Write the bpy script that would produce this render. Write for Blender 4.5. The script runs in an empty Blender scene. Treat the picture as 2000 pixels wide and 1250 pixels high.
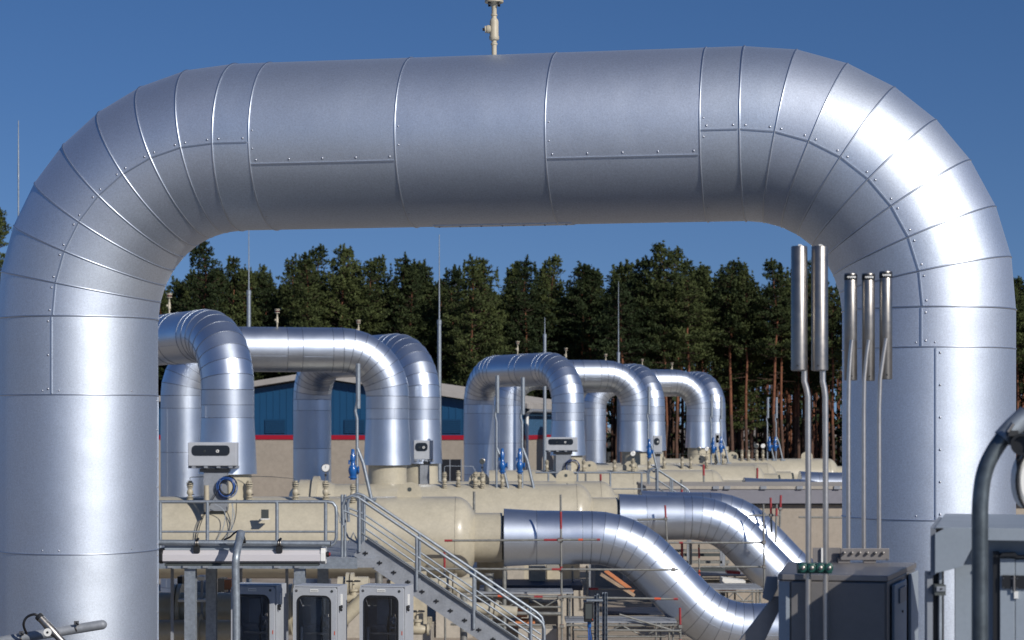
import bpy, math, random
from mathutils import Vector, Matrix
S = bpy.context.scene
COL = S.collection
PI = math.pi
R = math.radians
# ------------------------------------------------------------------ camera, sky, sun, exposure
F = 3889.0          # pixels of focal length for a 2000 px wide picture
CZ = 7.0            # eye height
def P(px, py, D):
    return Vector(((px - 1000) / F * D, D, CZ + (830 - py) / F * D))
cam = bpy.data.cameras.new('camera')
camo = bpy.data.objects.new('camera', cam); COL.objects.link(camo)
camo.location = (0, 0, CZ); camo.rotation_euler = (R(90), 0, 0)
cam.sensor_width = 36; cam.lens = 70.0; cam.shift_y = 205 / 2000
cam.clip_start = 0.3; cam.clip_end = 9000
cam.dof.use_dof = True; cam.dof.focus_distance = 17.6; cam.dof.aperture_fstop = 5.0
S.camera = camo
SUN_AZ, SUN_EL = 38.0, 29.0
w = bpy.data.worlds.new('World'); S.world = w; w.use_nodes = True
nt = w.node_tree
sky = nt.nodes.new('ShaderNodeTexSky'); sky.sky_type = 'NISHITA'; sky.sun_disc = False
sky.sun_elevation = R(SUN_EL); sky.sun_rotation = R(180 - SUN_AZ)
sky.air_density = 1.0; sky.dust_density = 0.1; sky.ozone_density = 1.6; sky.altitude = 0
geo = nt.nodes.new('ShaderNodeTexCoord'); mad = nt.nodes.new('ShaderNodeVectorMath'); mad.operation = 'ADD'; mad.inputs[1].default_value = (0, 0, 0.11)
nrm = nt.nodes.new('ShaderNodeVectorMath'); nrm.operation = 'NORMALIZE'
nt.links.new(geo.outputs['Generated'], mad.inputs[0]); nt.links.new(mad.outputs[0], nrm.inputs[0]); nt.links.new(nrm.outputs[0], sky.inputs['Vector'])
hsv = nt.nodes.new('ShaderNodeHueSaturation'); hsv.inputs['Saturation'].default_value = 1.22
gam = nt.nodes.new('ShaderNodeMixRGB'); gam.blend_type = 'MULTIPLY'; gam.inputs[0].default_value = 1.0
gam.inputs[2].default_value = (0.82, 0.83, 1.0, 1)
nt.links.new(sky.outputs[0], gam.inputs[1]); nt.links.new(gam.outputs[0], hsv.inputs['Color'])
nt.links.new(hsv.outputs[0], nt.nodes['Background'].inputs[0])
nt.nodes['Background'].inputs[1].default_value = 0.068
sl = bpy.data.lights.new('sun', 'SUN'); sl.energy = 3.9; sl.angle = R(0.53); sl.color = (1.0, 0.95, 0.88)
so = bpy.data.objects.new('sun', sl); COL.objects.link(so)
sd = Vector((math.sin(R(SUN_AZ)) * math.cos(R(SUN_EL)), -math.cos(R(SUN_AZ)) * math.cos(R(SUN_EL)), math.sin(R(SUN_EL))))
so.rotation_euler = sd.to_track_quat('Z', 'Y').to_euler(); so.location = (20, -30, 40)
S.view_settings.view_transform = 'Standard'; S.view_settings.look = 'None'
S.view_settings.exposure = 0.0; S.view_settings.gamma = 1.0
S.cycles.max_bounces = 8
random.seed(7)
# ------------------------------------------------------------------ materials
MATS = {}
def mat(name, col, rough=0.5, metal=0.0, noise=None, bump=None, rnoise=None, spec=None, coat=0, wave=None):
    """noise=(scale, amount) tints the colour, bump=(scale, strength), rnoise=(scale, amount) varies roughness"""
    if name in MATS: return MATS[name]
    m = bpy.data.materials.new(name); m.use_nodes = True; n = m.node_tree; b = n.nodes['Principled BSDF']
    b.inputs['Base Color'].default_value = (*col, 1); b.inputs['Roughness'].default_value = rough
    b.inputs['Metallic'].default_value = metal
    if spec is not None: b.inputs['Specular IOR Level'].default_value = spec
    if coat: b.inputs['Coat Weight'].default_value = coat; b.inputs['Coat Roughness'].default_value = 0.12
    tc = n.nodes.new('ShaderNodeTexCoord')
    def nz(scale, detail=5, rough_=0.6):
        t = n.nodes.new('ShaderNodeTexNoise'); t.inputs['Scale'].default_value = scale
        t.inputs['Detail'].default_value = detail; t.inputs['Roughness'].default_value = rough_
        n.links.new(tc.outputs['Object'], t.inputs['Vector']); return t
    if noise:
        layers = noise if isinstance(noise, list) else [noise]
        cur = None
        for sc, am in layers:
            t = nz(sc)
            mr = n.nodes.new('ShaderNodeMapRange'); mr.inputs[1].default_value = 0.3; mr.inputs[2].default_value = 0.7
            mr.inputs[3].default_value = 1 - am; mr.inputs[4].default_value = 1 + am * 0.6
            n.links.new(t.outputs['Fac'], mr.inputs[0])
            mx = n.nodes.new('ShaderNodeVectorMath'); mx.operation = 'SCALE'
            if cur is None: mx.inputs[0].default_value = col
            else: n.links.new(cur, mx.inputs[0])
            n.links.new(mr.outputs[0], mx.inputs['Scale']); cur = mx.outputs[0]
        n.links.new(cur, b.inputs['Base Color'])
    if rnoise:
        t = nz(rnoise[0]); mr = n.nodes.new('ShaderNodeMapRange'); mr.inputs[1].default_value = 0.3; mr.inputs[2].default_value = 0.7
        mr.inputs[3].default_value = rough - rnoise[1]; mr.inputs[4].default_value = rough + rnoise[1]
        n.links.new(t.outputs['Fac'], mr.inputs[0]); n.links.new(mr.outputs[0], b.inputs['Roughness'])
    if bump:
        t = nz(bump[0], 6); bp = n.nodes.new('ShaderNodeBump'); bp.inputs['Strength'].default_value = bump[1]
        bp.inputs['Distance'].default_value = bump[2] if len(bump) > 2 else 0.01
        n.links.new(t.outputs['Fac'], bp.inputs['Height']); n.links.new(bp.outputs[0], b.inputs['Normal'])
        if wave:
            t2 = nz(wave[0], 1.5, 0.4); b2 = n.nodes.new('ShaderNodeBump'); b2.inputs['Strength'].default_value = wave[1]; b2.inputs['Distance'].default_value = wave[2]
            n.links.new(t2.outputs['Fac'], b2.inputs['Height']); n.links.new(b2.outputs[0], bp.inputs['Normal'])
    MATS[name] = m; return m
CL = [mat('stucco_aluminium_cladding_%s' % n, c, r, 0.96, noise=[(60, 0.10), (170, 0.14), (1.1, 0.035)], bump=(110, 0.25, 0.004), wave=(2.6, 0.35, 0.02)) for n, c, r in
      (('even', (0.70, 0.76, 0.85), .515), ('dull', (0.67, 0.725, 0.815), .54), ('bright', (0.72, 0.785, 0.87), .50), ('worn', (0.69, 0.745, 0.82), .525))]
CF = [mat('aluminium_cladding_%s' % n, c, r, 0.96, noise=[(0.9, 0.06), (25, 0.05)], rnoise=(1.5, 0.03), bump=(3, 0.06, 0.02)) for n, c, r in
      (('even', (0.64, 0.70, 0.79), .38), ('dull', (0.60, 0.655, 0.74), .42), ('bright', (0.67, 0.725, 0.81), .365))]
CLAD, CLADF = CL[0], CF[0]
def vary(m, start, nseg, nring, rn):
    """every sheet of the cladding gets one of the slightly different finishes"""
    pool = CL if CLAD in m.mats else CF; last = -1
    for i in range(nring):
        k = rn.randrange(len(pool)); k = (k + 1) % len(pool) if k == last else k; last = k; mi = m.m(pool[k])
        for f in range(start + i * nseg, start + (i + 1) * nseg): m.mi[f] = mi
VR = random.Random(11)
BEAD = mat('cladding_bead', (0.58, 0.62, 0.68), 0.42, 1.0)
BEADF = mat('dark_sealed_seam', (0.30, 0.33, 0.38), 0.45, 1.0)
RIVET = mat('rivet_steel', (0.45, 0.46, 0.5), 0.35, 1.0)
BEIGE = mat('beige_pipe_paint', (0.475, 0.43, 0.325), 0.36, 0.0, noise=[(0.7, 0.10), (3.5, 0.08), (14, 0.06)], rnoise=(2, 0.06), coat=0.25)
BEIGED = mat('beige_fitting_paint', (0.46, 0.41, 0.305), 0.5, 0.0, noise=[(6, 0.15)])
GALV = mat('galvanised_steel', (0.33, 0.37, 0.41), 0.5, 0.65, noise=[(14, 0.22), (60, 0.15)], rnoise=(20, 0.08))
GALVD = mat('galvanised_beam', (0.30, 0.32, 0.35), 0.6, 0.35, noise=[(3, 0.2), (25, 0.15)])
STEEL = mat('stainless_steel', (0.34, 0.32, 0.295), 0.38, 0.95, noise=[(20, 0.12)], rnoise=(25, 0.06))
DARK = mat('black_plastic', (0.015, 0.016, 0.018), 0.45)
GASKET = mat('dark_gasket', (0.05, 0.06, 0.06), 0.6)
GREYP = mat('grey_cabinet_paint', (0.22, 0.24, 0.27), 0.45, 0.15, noise=[(2, 0.08), (40, 0.04)], rnoise=(6, 0.05))
BLUEGREY = mat('blue_grey_steel_paint', (0.30, 0.345, 0.39), 0.5, 0.1, noise=[(2, 0.08), (50, 0.05)], rnoise=(6, 0.06))
WARMG = mat('brushed_grey_sheet', (0.27, 0.255, 0.25), 0.42, 0.6, noise=[(4, 0.14), (40, 0.06)])
BOXG = mat('analyser_housing_grey', (0.42, 0.44, 0.47), 0.5, noise=[(3, 0.08), (30, 0.05)])
WHITE = mat('white_diffuser', (0.56, 0.54, 0.56), 0.4)
LABEL = mat('white_label', (0.75, 0.75, 0.72), 0.5)
GREEN = mat('dark_green_plastic', (0.01, 0.075, 0.06), 0.4)
BLUE = mat('blue_valve_paint', (0.008, 0.10, 0.34), 0.35, coat=0.4, noise=[(12, 0.15)])
RED = mat('red_paint', (0.30, 0.03, 0.035), 0.5, noise=[(20, 0.2)])
ORANGE = mat('orange_paint', (0.60, 0.09, 0.03), 0.5)
RUST = mat('dark_red_flange', (0.10, 0.015, 0.015), 0.5, noise=[(12, 0.2)])
CABLEB = mat('blue_cable', (0.03, 0.10, 0.35), 0.45)
CABLEK = mat('black_cable', (0.012, 0.012, 0.014), 0.45)
CABLEG = mat('grey_cable', (0.30, 0.34, 0.38), 0.45)
SCAF = mat('scaffold_tube', (0.27, 0.27, 0.25), 0.55, 0.5, noise=[(8, 0.3), (40, 0.2)])
WOOD = mat('scaffold_boards', (0.42, 0.30, 0.20), 0.75, noise=[(3, 0.3), (20, 0.2)])
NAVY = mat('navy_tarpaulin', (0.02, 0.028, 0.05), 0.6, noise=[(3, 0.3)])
CONC = mat('concrete', (0.42, 0.38, 0.32), 0.85, noise=[(1.2, 0.14), (9, 0.12)], bump=(20, 0.2))
WALLC = mat('precast_wall', (0.37, 0.32, 0.26), 0.85, noise=[(0.6, 0.06), (4, 0.10), (25, 0.08)], bump=(12, 0.15))
BLUEW = mat('blue_profiled_sheet', (0.006, 0.062, 0.15), 0.5, noise=[(0.5, 0.07)])
BLUEL = mat('sunlit_blue_sheet', (0.05, 0.13, 0.24), 0.5, noise=[(0.5, 0.07)])  # hall blue made paler: sunlight on the side wall put into the colour
BLUED = mat('shuttered_blue_panel', (0.004, 0.045, 0.11), 0.5)
REDW = mat('red_trim_band', (0.36, 0.006, 0.022), 0.45)
ROOFM = mat('pale_roof_sheet', (0.40, 0.375, 0.345), 0.6, noise=[(0.4, 0.15), (3, 0.10)])
GLASSD = mat('dark_window_glass', (0.01, 0.013, 0.02), 0.08, 0.0, spec=0.8)
COPPER = mat('orange_primer', (0.55, 0.20, 0.08), 0.6, noise=[(5, 0.2)])
BARK = mat('pine_bark', (0.20, 0.078, 0.04), 0.9, noise=[(3, 0.35), (14, 0.3)])
BARKD = mat('lower_pine_bark', (0.11, 0.060, 0.042), 0.95, noise=[(3, 0.35), (14, 0.3)])
GREYW = mat('bare_twigs', (0.28, 0.24, 0.21), 0.9)
def glass():
    m = bpy.data.materials.new('enclosure_window_glass'); m.use_nodes = True; n = m.node_tree
    out = n.nodes['Material Output']; n.nodes.remove(n.nodes['Principled BSDF'])
    g = n.nodes.new('ShaderNodeBsdfGlossy'); g.inputs['Roughness'].default_value = 0.04; g.inputs['Color'].default_value = (0.9, 0.95, 1, 1)
    t = n.nodes.new('ShaderNodeBsdfTransparent'); t.inputs['Color'].default_value = (0.80, 0.81, 0.83, 1)
    fr = n.nodes.new('ShaderNodeFresnel'); fr.inputs['IOR'].default_value = 1.5
    mx = n.nodes.new('ShaderNodeMixShader'); n.links.new(fr.outputs[0], mx.inputs[0]); n.links.new(t.outputs[0], mx.inputs[1]); n.links.new(g.outputs[0], mx.inputs[2])
    n.links.new(mx.outputs[0], out.inputs[0]); return m
GLASS = glass()
def foliage():
    m = bpy.data.materials.new('pine_needles'); m.use_nodes = True; n = m.node_tree; b = n.nodes['Principled BSDF']
    b.inputs['Roughness'].default_value = 0.75; b.inputs['Specular IOR Level'].default_value = 0.15
    oi = n.nodes.new('ShaderNodeObjectInfo'); tc = n.nodes.new('ShaderNodeTexCoord')
    t = n.nodes.new('ShaderNodeTexNoise'); t.inputs['Scale'].default_value = 0.7; t.inputs['Detail'].default_value = 4
    n.links.new(tc.outputs['Object'], t.inputs['Vector'])
    ad = n.nodes.new('ShaderNodeMath'); ad.operation = 'ADD'; ad.use_clamp = True
    ml = n.nodes.new('ShaderNodeMath'); ml.operation = 'MULTIPLY_ADD'; ml.inputs[1].default_value = 0.5; ml.inputs[2].default_value = -0.25
    n.links.new(oi.outputs['Random'], ml.inputs[0]); n.links.new(ml.outputs[0], ad.inputs[0]); n.links.new(t.outputs['Fac'], ad.inputs[1])
    cr = n.nodes.new('ShaderNodeValToRGB'); e = cr.color_ramp.elements
    e[0].position = 0.3; e[0].color = (0.024, 0.036, 0.014, 1); e[1].position = 0.75; e[1].color = (0.074, 0.090, 0.030, 1)
    n.links.new(ad.outputs[0], cr.inputs[0]); n.links.new(cr.outputs[0], b.inputs['Base Color']); return m
NEEDLE = foliage()
def ground_mat(name, c1, c2, sc):
    m = bpy.data.materials.new(name); m.use_nodes = True; n = m.node_tree; b = n.nodes['Principled BSDF']; b.inputs['Roughness'].default_value = 0.95
    tc = n.nodes.new('ShaderNodeTexCoord'); t = n.nodes.new('ShaderNodeTexNoise'); t.inputs['Scale'].default_value = sc; t.inputs['Detail'].default_value = 12; t.inputs['Roughness'].default_value = 0.7
    n.links.new(tc.outputs['Object'], t.inputs['Vector']); cr = n.nodes.new('ShaderNodeValToRGB'); e = cr.color_ramp.elements
    e[0].position = 0.35; e[0].color = (*c1, 1); e[1].position = 0.65; e[1].color = (*c2, 1)
    n.links.new(t.outputs['Fac'], cr.inputs[0]); n.links.new(cr.outputs[0], b.inputs['Base Color'])
    bp = n.nodes.new('ShaderNodeBump'); bp.inputs['Strength'].default_value = 0.5; bp.inputs['Distance'].default_value = 0.05
    n.links.new(t.outputs['Fac'], bp.inputs['Height']); n.links.new(bp.outputs[0], b.inputs['Normal']); return m
SAND = ground_mat('sandy_gravel', (0.24, 0.20, 0.155), (0.40, 0.34, 0.27), 0.8)
FASC = mat('grey_fascia_sheet', (0.215, 0.21, 0.235), 0.55, noise=[(0.5, 0.08), (6, 0.06)])
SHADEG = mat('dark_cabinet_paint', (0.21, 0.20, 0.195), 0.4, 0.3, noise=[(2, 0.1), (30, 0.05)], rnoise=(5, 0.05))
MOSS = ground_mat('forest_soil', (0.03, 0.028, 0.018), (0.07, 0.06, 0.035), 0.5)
# ------------------------------------------------------------------ mesh helpers
def smooth(pts, n=8):
    pts = [Vector(p) for p in pts]; q = [pts[0] * 2 - pts[1]] + pts + [pts[-1] * 2 - pts[-2]]; out = []
    for i in range(1, len(q) - 2):
        for k in range(n):
            t = k / n; a, b, c, d = q[i - 1:i + 3]
            out.append(.5 * (2 * b + (c - a) * t + (2 * a - 5 * b + 4 * c - d) * t * t + (3 * b - a - 3 * c + d) * t ** 3))
    return out + [pts[-1]]
class MB:
    def __init__(s): s.v = []; s.f = []; s.sm = []; s.mi = []; s.mats = []; s.sharp = []
    def m(s, mt):
        if mt not in s.mats: s.mats.append(mt)
        return s.mats.index(mt)
    def add(s, vs, fs, mt, smooth=False):
        o = len(s.v); s.v += [Vector(v) for v in vs]; k = s.m(mt)
        for f in fs: s.f.append([i + o for i in f]); s.sm.append(smooth); s.mi.append(k)
        return o
    def box(s, x0, x1, y0, y1, z0, z1, mt, rz=0, piv=None, M=None):
        vs = [Vector((x, y, z)) for z in (z0, z1) for y in (y0, y1) for x in (x0, x1)]
        if rz:
            pv = Vector(piv) if piv else Vector(((x0 + x1) / 2, (y0 + y1) / 2, 0)); q = Matrix.Rotation(rz, 4, 'Z')
            vs = [pv + (q @ (v - pv)) for v in vs]
        if M: vs = [M @ v for v in vs]
        s.add(vs, [(0, 2, 3, 1), (4, 5, 7, 6), (0, 1, 5, 4), (2, 6, 7, 3), (0, 4, 6, 2), (1, 3, 7, 5)], mt); return s
    def ring_tube(s, rings, mt, smooth=True, caps=True, sharp_at=()):
        n = len(rings[0]); o = len(s.v); k = s.m(mt)
        for r in rings: s.v += [Vector(p) for p in r]
        for i in range(len(rings) - 1):
            for j in range(n):
                s.f.append([o + i * n + j, o + i * n + (j + 1) % n, o + (i + 1) * n + (j + 1) % n, o + (i + 1) * n + j]); s.sm.append(smooth); s.mi.append(k)
        for i in sharp_at:
            for j in range(n): s.sharp.append((o + i * n + j, o + i * n + (j + 1) % n))
        if caps:
            s.f.append([o + j for j in range(n)][::-1]); s.sm.append(False); s.mi.append(k)
            s.f.append([o + (len(rings) - 1) * n + j for j in range(n)]); s.sm.append(False); s.mi.append(k)
            for i in (0, len(rings) - 1):
                for j in range(n): s.sharp.append((o + i * n + j, o + i * n + (j + 1) % n))
        return s
    def tube(s, pts, r, mt, seg=10, caps=True):
        pts = [Vector(p) for p in pts]; rs = r if isinstance(r, (list, tuple)) else [r] * len(pts)
        t0 = (pts[1] - pts[0]).normalized(); up = Vector((0, 0, 1)) if abs(t0.z) < 0.9 else Vector((1, 0, 0))
        n_ = t0.cross(up).normalized(); rings = []; pt = t0
        for i, p in enumerate(pts):
            t = ((pts[min(i + 1, len(pts) - 1)] - p).normalized() + (p - pts[max(i - 1, 0)]).normalized())
            t = t.normalized() if t.length > 1e-6 else pt
            n_ = (n_ - t * n_.dot(t)).normalized(); b = t.cross(n_); pt = t
            rings.append([p + rs[i] * (math.cos(a) * n_ + math.sin(a) * b) for a in (2 * PI * j / seg for j in range(seg))])
        return s.ring_tube(rings, mt, True, caps)
    def cyl(s, p0, p1, r, mt, seg=16, r2=None): return s.tube([p0, p1], [r, r if r2 is None else r2], mt, seg)
    def lathe(s, o, axis, prof, mt, seg=20, crease=True, caps=True):
        o = Vector(o); ax = Vector(axis).normalized(); up = Vector((0, 0, 1)) if abs(ax.z) < 0.9 else Vector((1, 0, 0))
        u = ax.cross(up).normalized(); v = ax.cross(u); rings = []
        for r, h in prof: rings.append([o + ax * h + r * (math.cos(a) * u + math.sin(a) * v) for a in (2 * PI * j / seg for j in range(seg))])
        sh = []
        if crease:
            for i in range(1, len(prof) - 1):
                d1 = Vector((prof[i][0] - prof[i - 1][0], prof[i][1] - prof[i - 1][1])); d2 = Vector((prof[i + 1][0] - prof[i][0], prof[i + 1][1] - prof[i][1]))
                if d1.length > 1e-6 and d2.length > 1e-6 and d1.angle(d2) > R(35): sh.append(i)
        return s.ring_tube(rings, mt, True, caps, sh)
    def prism(s, poly, ext, mt, smooth=False):
        n = len(poly); e = Vector(ext); vs = [Vector(p) for p in poly] + [Vector(p) + e for p in poly]
        s.add(vs, [list(range(n))[::-1], list(range(n, 2 * n))] + [(i, (i + 1) % n, (i + 1) % n + n, i + n) for i in range(n)], mt, smooth); return s
    def torus(s, c, u, v, r, t, mt, seg=48, ts=6, ell=1.0):
        c = Vector(c); rings = []; ax = Vector(u).cross(Vector(v)).normalized(); o = len(s.v); k = s.m(mt)
        for j in range(seg):
            a = 2 * PI * j / seg; d = math.cos(a) * u + math.sin(a) * v * ell; dn = d.normalized()
            for q in range(ts):
                b = 2 * PI * q / ts; s.v.append(c + d * r + t * (math.cos(b) * dn + math.sin(b) * ax))
        for j in range(seg):
            for q in range(ts):
                s.f.append([o + j * ts + q, o + ((j + 1) % seg) * ts + q, o + ((j + 1) % seg) * ts + (q + 1) % ts, o + j * ts + (q + 1) % ts]); s.sm.append(True); s.mi.append(k)
    def build(s, name, parent=None, bevel=0, origin=None):
        me = bpy.data.meshes.new(name)
        org = Vector(origin) if origin is not None else (Vector((0, 0, 0)))
        me.from_pydata([v - org for v in s.v], [], s.f); me.update()
        for mt in s.mats: me.materials.append(mt)
        me.polygons.foreach_set('use_smooth', s.sm); me.polygons.foreach_set('material_index', s.mi)
        if s.sharp:
            ek = {tuple(sorted(e.vertices)): e for e in me.edges}
            for e in s.sharp:
                q = ek.get(tuple(sorted(e)))
                if q: q.use_edge_sharp = True
        import bmesh
        bm = bmesh.new(); bm.from_mesh(me); bmesh.ops.recalc_face_normals(bm, faces=bm.faces); bm.to_mesh(me); bm.free()
        o = bpy.data.objects.new(name, me); COL.objects.link(o)
        if parent is not None:
            o.parent = parent; o.location = org - parent.location if origin is not None else -parent.location
            if parent.rotation_euler.z: o.location = parent.rotation_euler.to_matrix().inverted() @ o.location; o.rotation_euler.z = -parent.rotation_euler.z
        else: o.location = org
        if bevel:
            b = o.modifiers.new('bevel', 'BEVEL'); b.width = bevel; b.segments = 2; b.limit_method = 'ANGLE'; b.angle_limit = R(40)
        return o
def tag(o, label=None, cat=None, group=None, kind=None):
    if label: o['label'] = label
    if cat: o['category'] = cat
    if group: o['group'] = group
    if kind: o['kind'] = kind
    return o
def thing(name, loc, label, cat, group=None):
    o = bpy.data.objects.new(name, None); COL.objects.link(o); o.location = loc; o.empty_display_size = 0.3
    return tag(o, label, cat, group)
def copy_tree(o, loc, label, group=None, scale=None, rz=None):
    c = o.copy(); COL.objects.link(c); c.location = loc; c['label'] = label
    if group: c['group'] = group
    if scale: c.scale = scale if isinstance(scale, tuple) else (scale,) * 3
    if rz is not None: c.rotation_euler.z = rz
    for ch in list(o.children):
        d = ch.copy(); COL.objects.link(d); d.parent = c
        for g in list(ch.children):
            e = g.copy(); COL.objects.link(e); e.parent = d
    return c
UP = Vector((0, 0, 1))
# ------------------------------------------------------------------ ground
g = MB(); g.add([(-3000, -500, 0), (3000, -500, 0), (3000, 5000, 0), (-3000, 5000, 0)], [(0, 1, 2, 3)], SAND)
tag(g.build('ground'), kind='structure')
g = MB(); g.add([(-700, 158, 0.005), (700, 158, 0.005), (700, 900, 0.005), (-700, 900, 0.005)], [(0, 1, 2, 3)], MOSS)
tag(g.build('forest_floor'), kind='structure')
# raised deck the photographer and the cabinets stand on
g = MB(); g.box(-8, 12, -3, 13, 4.85, 5.0, GALVD)
for x in (-7.6, -2.5, 2.5, 7.5, 11.6):
    for y in (-2.6, 4, 12.6): g.box(x - .12, x + .12, y - .12, y + .12, 0, 4.85, GALVD)
tag(g.build('deck'), kind='structure')
# ------------------------------------------------------------------ big clad pipe loops
TOPZ = CZ + 2.52; RB = 1.55; RH = 0.75; RL = 0.725
def vent_valve(o, parent):
    """beige vent fitting with dark red flanges standing on the top of a pipe"""
    o = Vector(o); m = MB()
    m.lathe(o + Vector((0, 0, -0.03)), UP, [(.034, 0), (.034, .02), (.024, .03), (.0225, .03), (.0225, .125), (.029, .13), (.029, .145), (.022, .15), (.022, .165), (.040, .175), (.044, .185), (.044, .205), (.039, .215), (.039, .33), (.036, .35), (.022, .37), (.022, .385), (.029, .39), (.029, .40), (.0225, .405), (.0225, .455), (.035, .50), (.083, .505), (.083, .525)], BEIGED, 20)
    m.lathe(o + Vector((-.03, 0, .24)), (-1, 0, -.05), [(.034, 0), (.038, .02), (.034, .035), (.022, .037), (.032, .040), (.032, .052), (.018, .054)], BEIGED, 16)
    m.lathe(o + Vector((-.083, 0, .238)), (-1, 0, -.05), [(.012, 0), (.014, .02)], DARK, 10)
    for i in range(4):
        a = PI / 4 + i * PI / 2; m.cyl(o + Vector((.06 * math.cos(a), .06 * math.sin(a), .45)), o + Vector((.06 * math.cos(a), .06 * math.sin(a), .60)), .012, DARK, 8)
    v = m.build('vent_valve', parent)
    m = MB(); m.lathe(o + Vector((0, 0, .505)), UP, [(.07, 0), (.07, .045)], RUST, 20)
    m.lathe(o + Vector((0, 0, .55)), UP, [(.085, 0), (.085, .025), (.05, .026), (.05, .04), (.095, .042), (.095, .055)], BEIGED, 20)
    f = m.build('flange', v); f.location = (0, 0, 0)
def loop_pipe(name, label, pr, pl, zr, zl, cat='pipe', detail=0, flare_r=False, group=None):
    pr = Vector((pr[0], pr[1], 0)); pl = Vector((pl[0], pl[1], 0))
    U = (pr - pl); L = U.length; U.normalize(); N = Vector((U.y, -U.x, 0))
    if N.y > 0: N = -N
    t = thing(name, (pr.x, pr.y, zr), label, cat, group)
    seg = 96 if detail else 40; mt = CLAD if detail else CLADF; bt = 0.0075 if detail else 0.010
    def ring(C, out, r, k=1.0):
        return [C + r * (math.cos(a) * N + math.sin(a) * out * k) for a in (2 * PI * j / seg for j in range(seg))]
    def bead(m, C, out, r, k=1.0, tt=bt): m.torus(C, N, out, r + tt * .25, tt, BEAD if detail else BEADF, seg, 8 if detail else 4, k)
    def strip(m, C0, o0, C1, o1, r0, r1, a, rivs, side=1):
        """lapped longitudinal edge of a cladding sheet with its rivets"""
        w_ = 0.007
        q = []
        for C, o_, r in ((C0, o0, r0), (C1, o1, r1)):
            for da, dr in ((-w_, 0.0), (w_, 0.0), (w_, .009), (-w_, .009)):
                aa = a + da; q.append(C + (r + dr) * (math.cos(aa) * N + math.sin(aa) * o_))
        m.add(q, [(0, 1, 5, 4), (1, 2, 6, 5), (2, 3, 7, 6), (3, 0, 4, 7), (0, 3, 2, 1), (4, 5, 6, 7)], BEAD)
        if detail:
            n = max(2, int((C1 - C0).length / .27) + 1) if rivs is None else rivs
            ld = (C1 - C0).length; e = min(.04 / max(ld, .01), .2)
            for i in range(n):
                f = e + (1 - 2 * e) * i / (n - 1); C = C0.lerp(C1, f); o_ = o0.lerp(o1, f).normalized(); r = r0 + (r1 - r0) * f
                aa = a + side * .047; d = math.cos(aa) * N + math.sin(aa) * o_
                m.lathe(C + d * (r - .002), d, [(.0105, 0), (.0098, .004), (.0065, .007), (.002, .0085)], RIVET, 10, False)
    def hoop_rivets(m, C, out, r, ax, n=10):
        if not detail: return
        for i in range(n):
            a = (-.16, .05, -1.1)[i] if n < 4 else i; d = math.cos(a) * N + math.sin(a) * out
            m.lathe(C + ax + d * (r - .002), d, [(.009, 0), (.008, .003), (.005, .006), (.002, .007)], RIVET, 8, False)
    # legs
    for side, base, zb, out, flare in ((-1, pl, zl, -U, False), (1, pr, zr, U, flare_r)):
        m = MB(); ze = TOPZ - RB; zs = [ze]
        if detail: steps = [.70 if side < 0 else .33, 1.42, 1.42, 1.42, 1.42]
        else: steps = [.42, 1.45, 1.45, 1.5, 1.5, 1.5]
        z = ze
        fl_top = zb + 1.55
        for st in steps:
            z -= st
            if z < (fl_top if flare else zb) + .3: break
            zs.append(z)
        if flare: zs.append(fl_top)
        zs.append(zb)
        rings = [ring(base + UP * z, out, (.80 if (flare and i == len(zs) - 1) else RL)) for i, z in enumerate(zs)]
        m.ring_tube(rings, mt, True, True, range(1, len(zs) - 1)); vary(m, 0, seg, len(zs) - 1, VR)
        angs = [-.10, .06, .37, -.5, .2, .6, .1] if side > 0 else [-.07, -1.82, -1.82, -1.82, -1.8, .6, .1]
        for i, z in enumerate(zs[1:-1]): bead(m, base + UP * z, out, RL, 1, bt * .8); hoop_rivets(m, base + UP * z, out, RL, UP * .035, 3)
        for i in range(len(zs) - 1):
            if i == len(zs) - 2 and flare: continue
            strip(m, base + UP * (zs[i] - .01), out, base + UP * (zs[i + 1] + .01), out, RL, RL, angs[i] if detail else angs[i] * 3, None, 1)
        m.build('leg', t)
    # elbows
    NS = 8
    for side, base, out0 in ((-1, pl, -U), (1, pr, U)):
        m = MB(); cen = base + U * (RB * -side) * 1.0; cen = Vector((cen.x, cen.y, TOPZ - RB)); rings = []; fr = []
        for i in range(NS + 1):
            a = PI / 2 * i / NS; o_ = out0 * math.cos(a) + UP * math.sin(a); r = RL + (RH - RL) * i / NS
            C = cen + o_ * RB; k = 1 / math.cos(PI / 4 / NS); rings.append(ring(C, o_, r, 1.0 if i in (0, NS) else k)); fr.append((C, o_, r))
        m.ring_tube(rings, mt, True, True, range(1, NS)); vary(m, 0, seg, NS, VR)
        for i, (C, o_, r) in enumerate(fr):
            bead(m, C, o_, r, 1.0, bt)
            if i: strip(m, fr[i - 1][0].lerp(C, .03), fr[i - 1][1], C.lerp(fr[i - 1][0], .03), o_, fr[i - 1][2], r, -.085, 2, 1)
        m.build('elbow', t)
    # straight
    m = MB(); A = Vector((pl.x, pl.y, TOPZ)) + U * RB; B = Vector((pr.x, pr.y, TOPZ)) - U * RB; LL = (B - A).length
    cut = [0, .33, .33 + (LL - .66) / 3, .33 + 2 * (LL - .66) / 3, LL - .33, LL] if detail else [0, .35, .35 + (LL - .7) * .5, .35 + (LL - .7) * .5 + .5, LL - .35, LL]
    m.ring_tube([ring(A + U * c, UP, RH) for c in cut], mt, True, True, range(1, len(cut) - 1)); vary(m, 0, seg, len(cut) - 1, VR)
    for c in cut[1:-1]: bead(m, A + U * c, UP, RH, 1, bt * .9); hoop_rivets(m, A + U * c, UP, RH, U * .03, 3)
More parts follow.
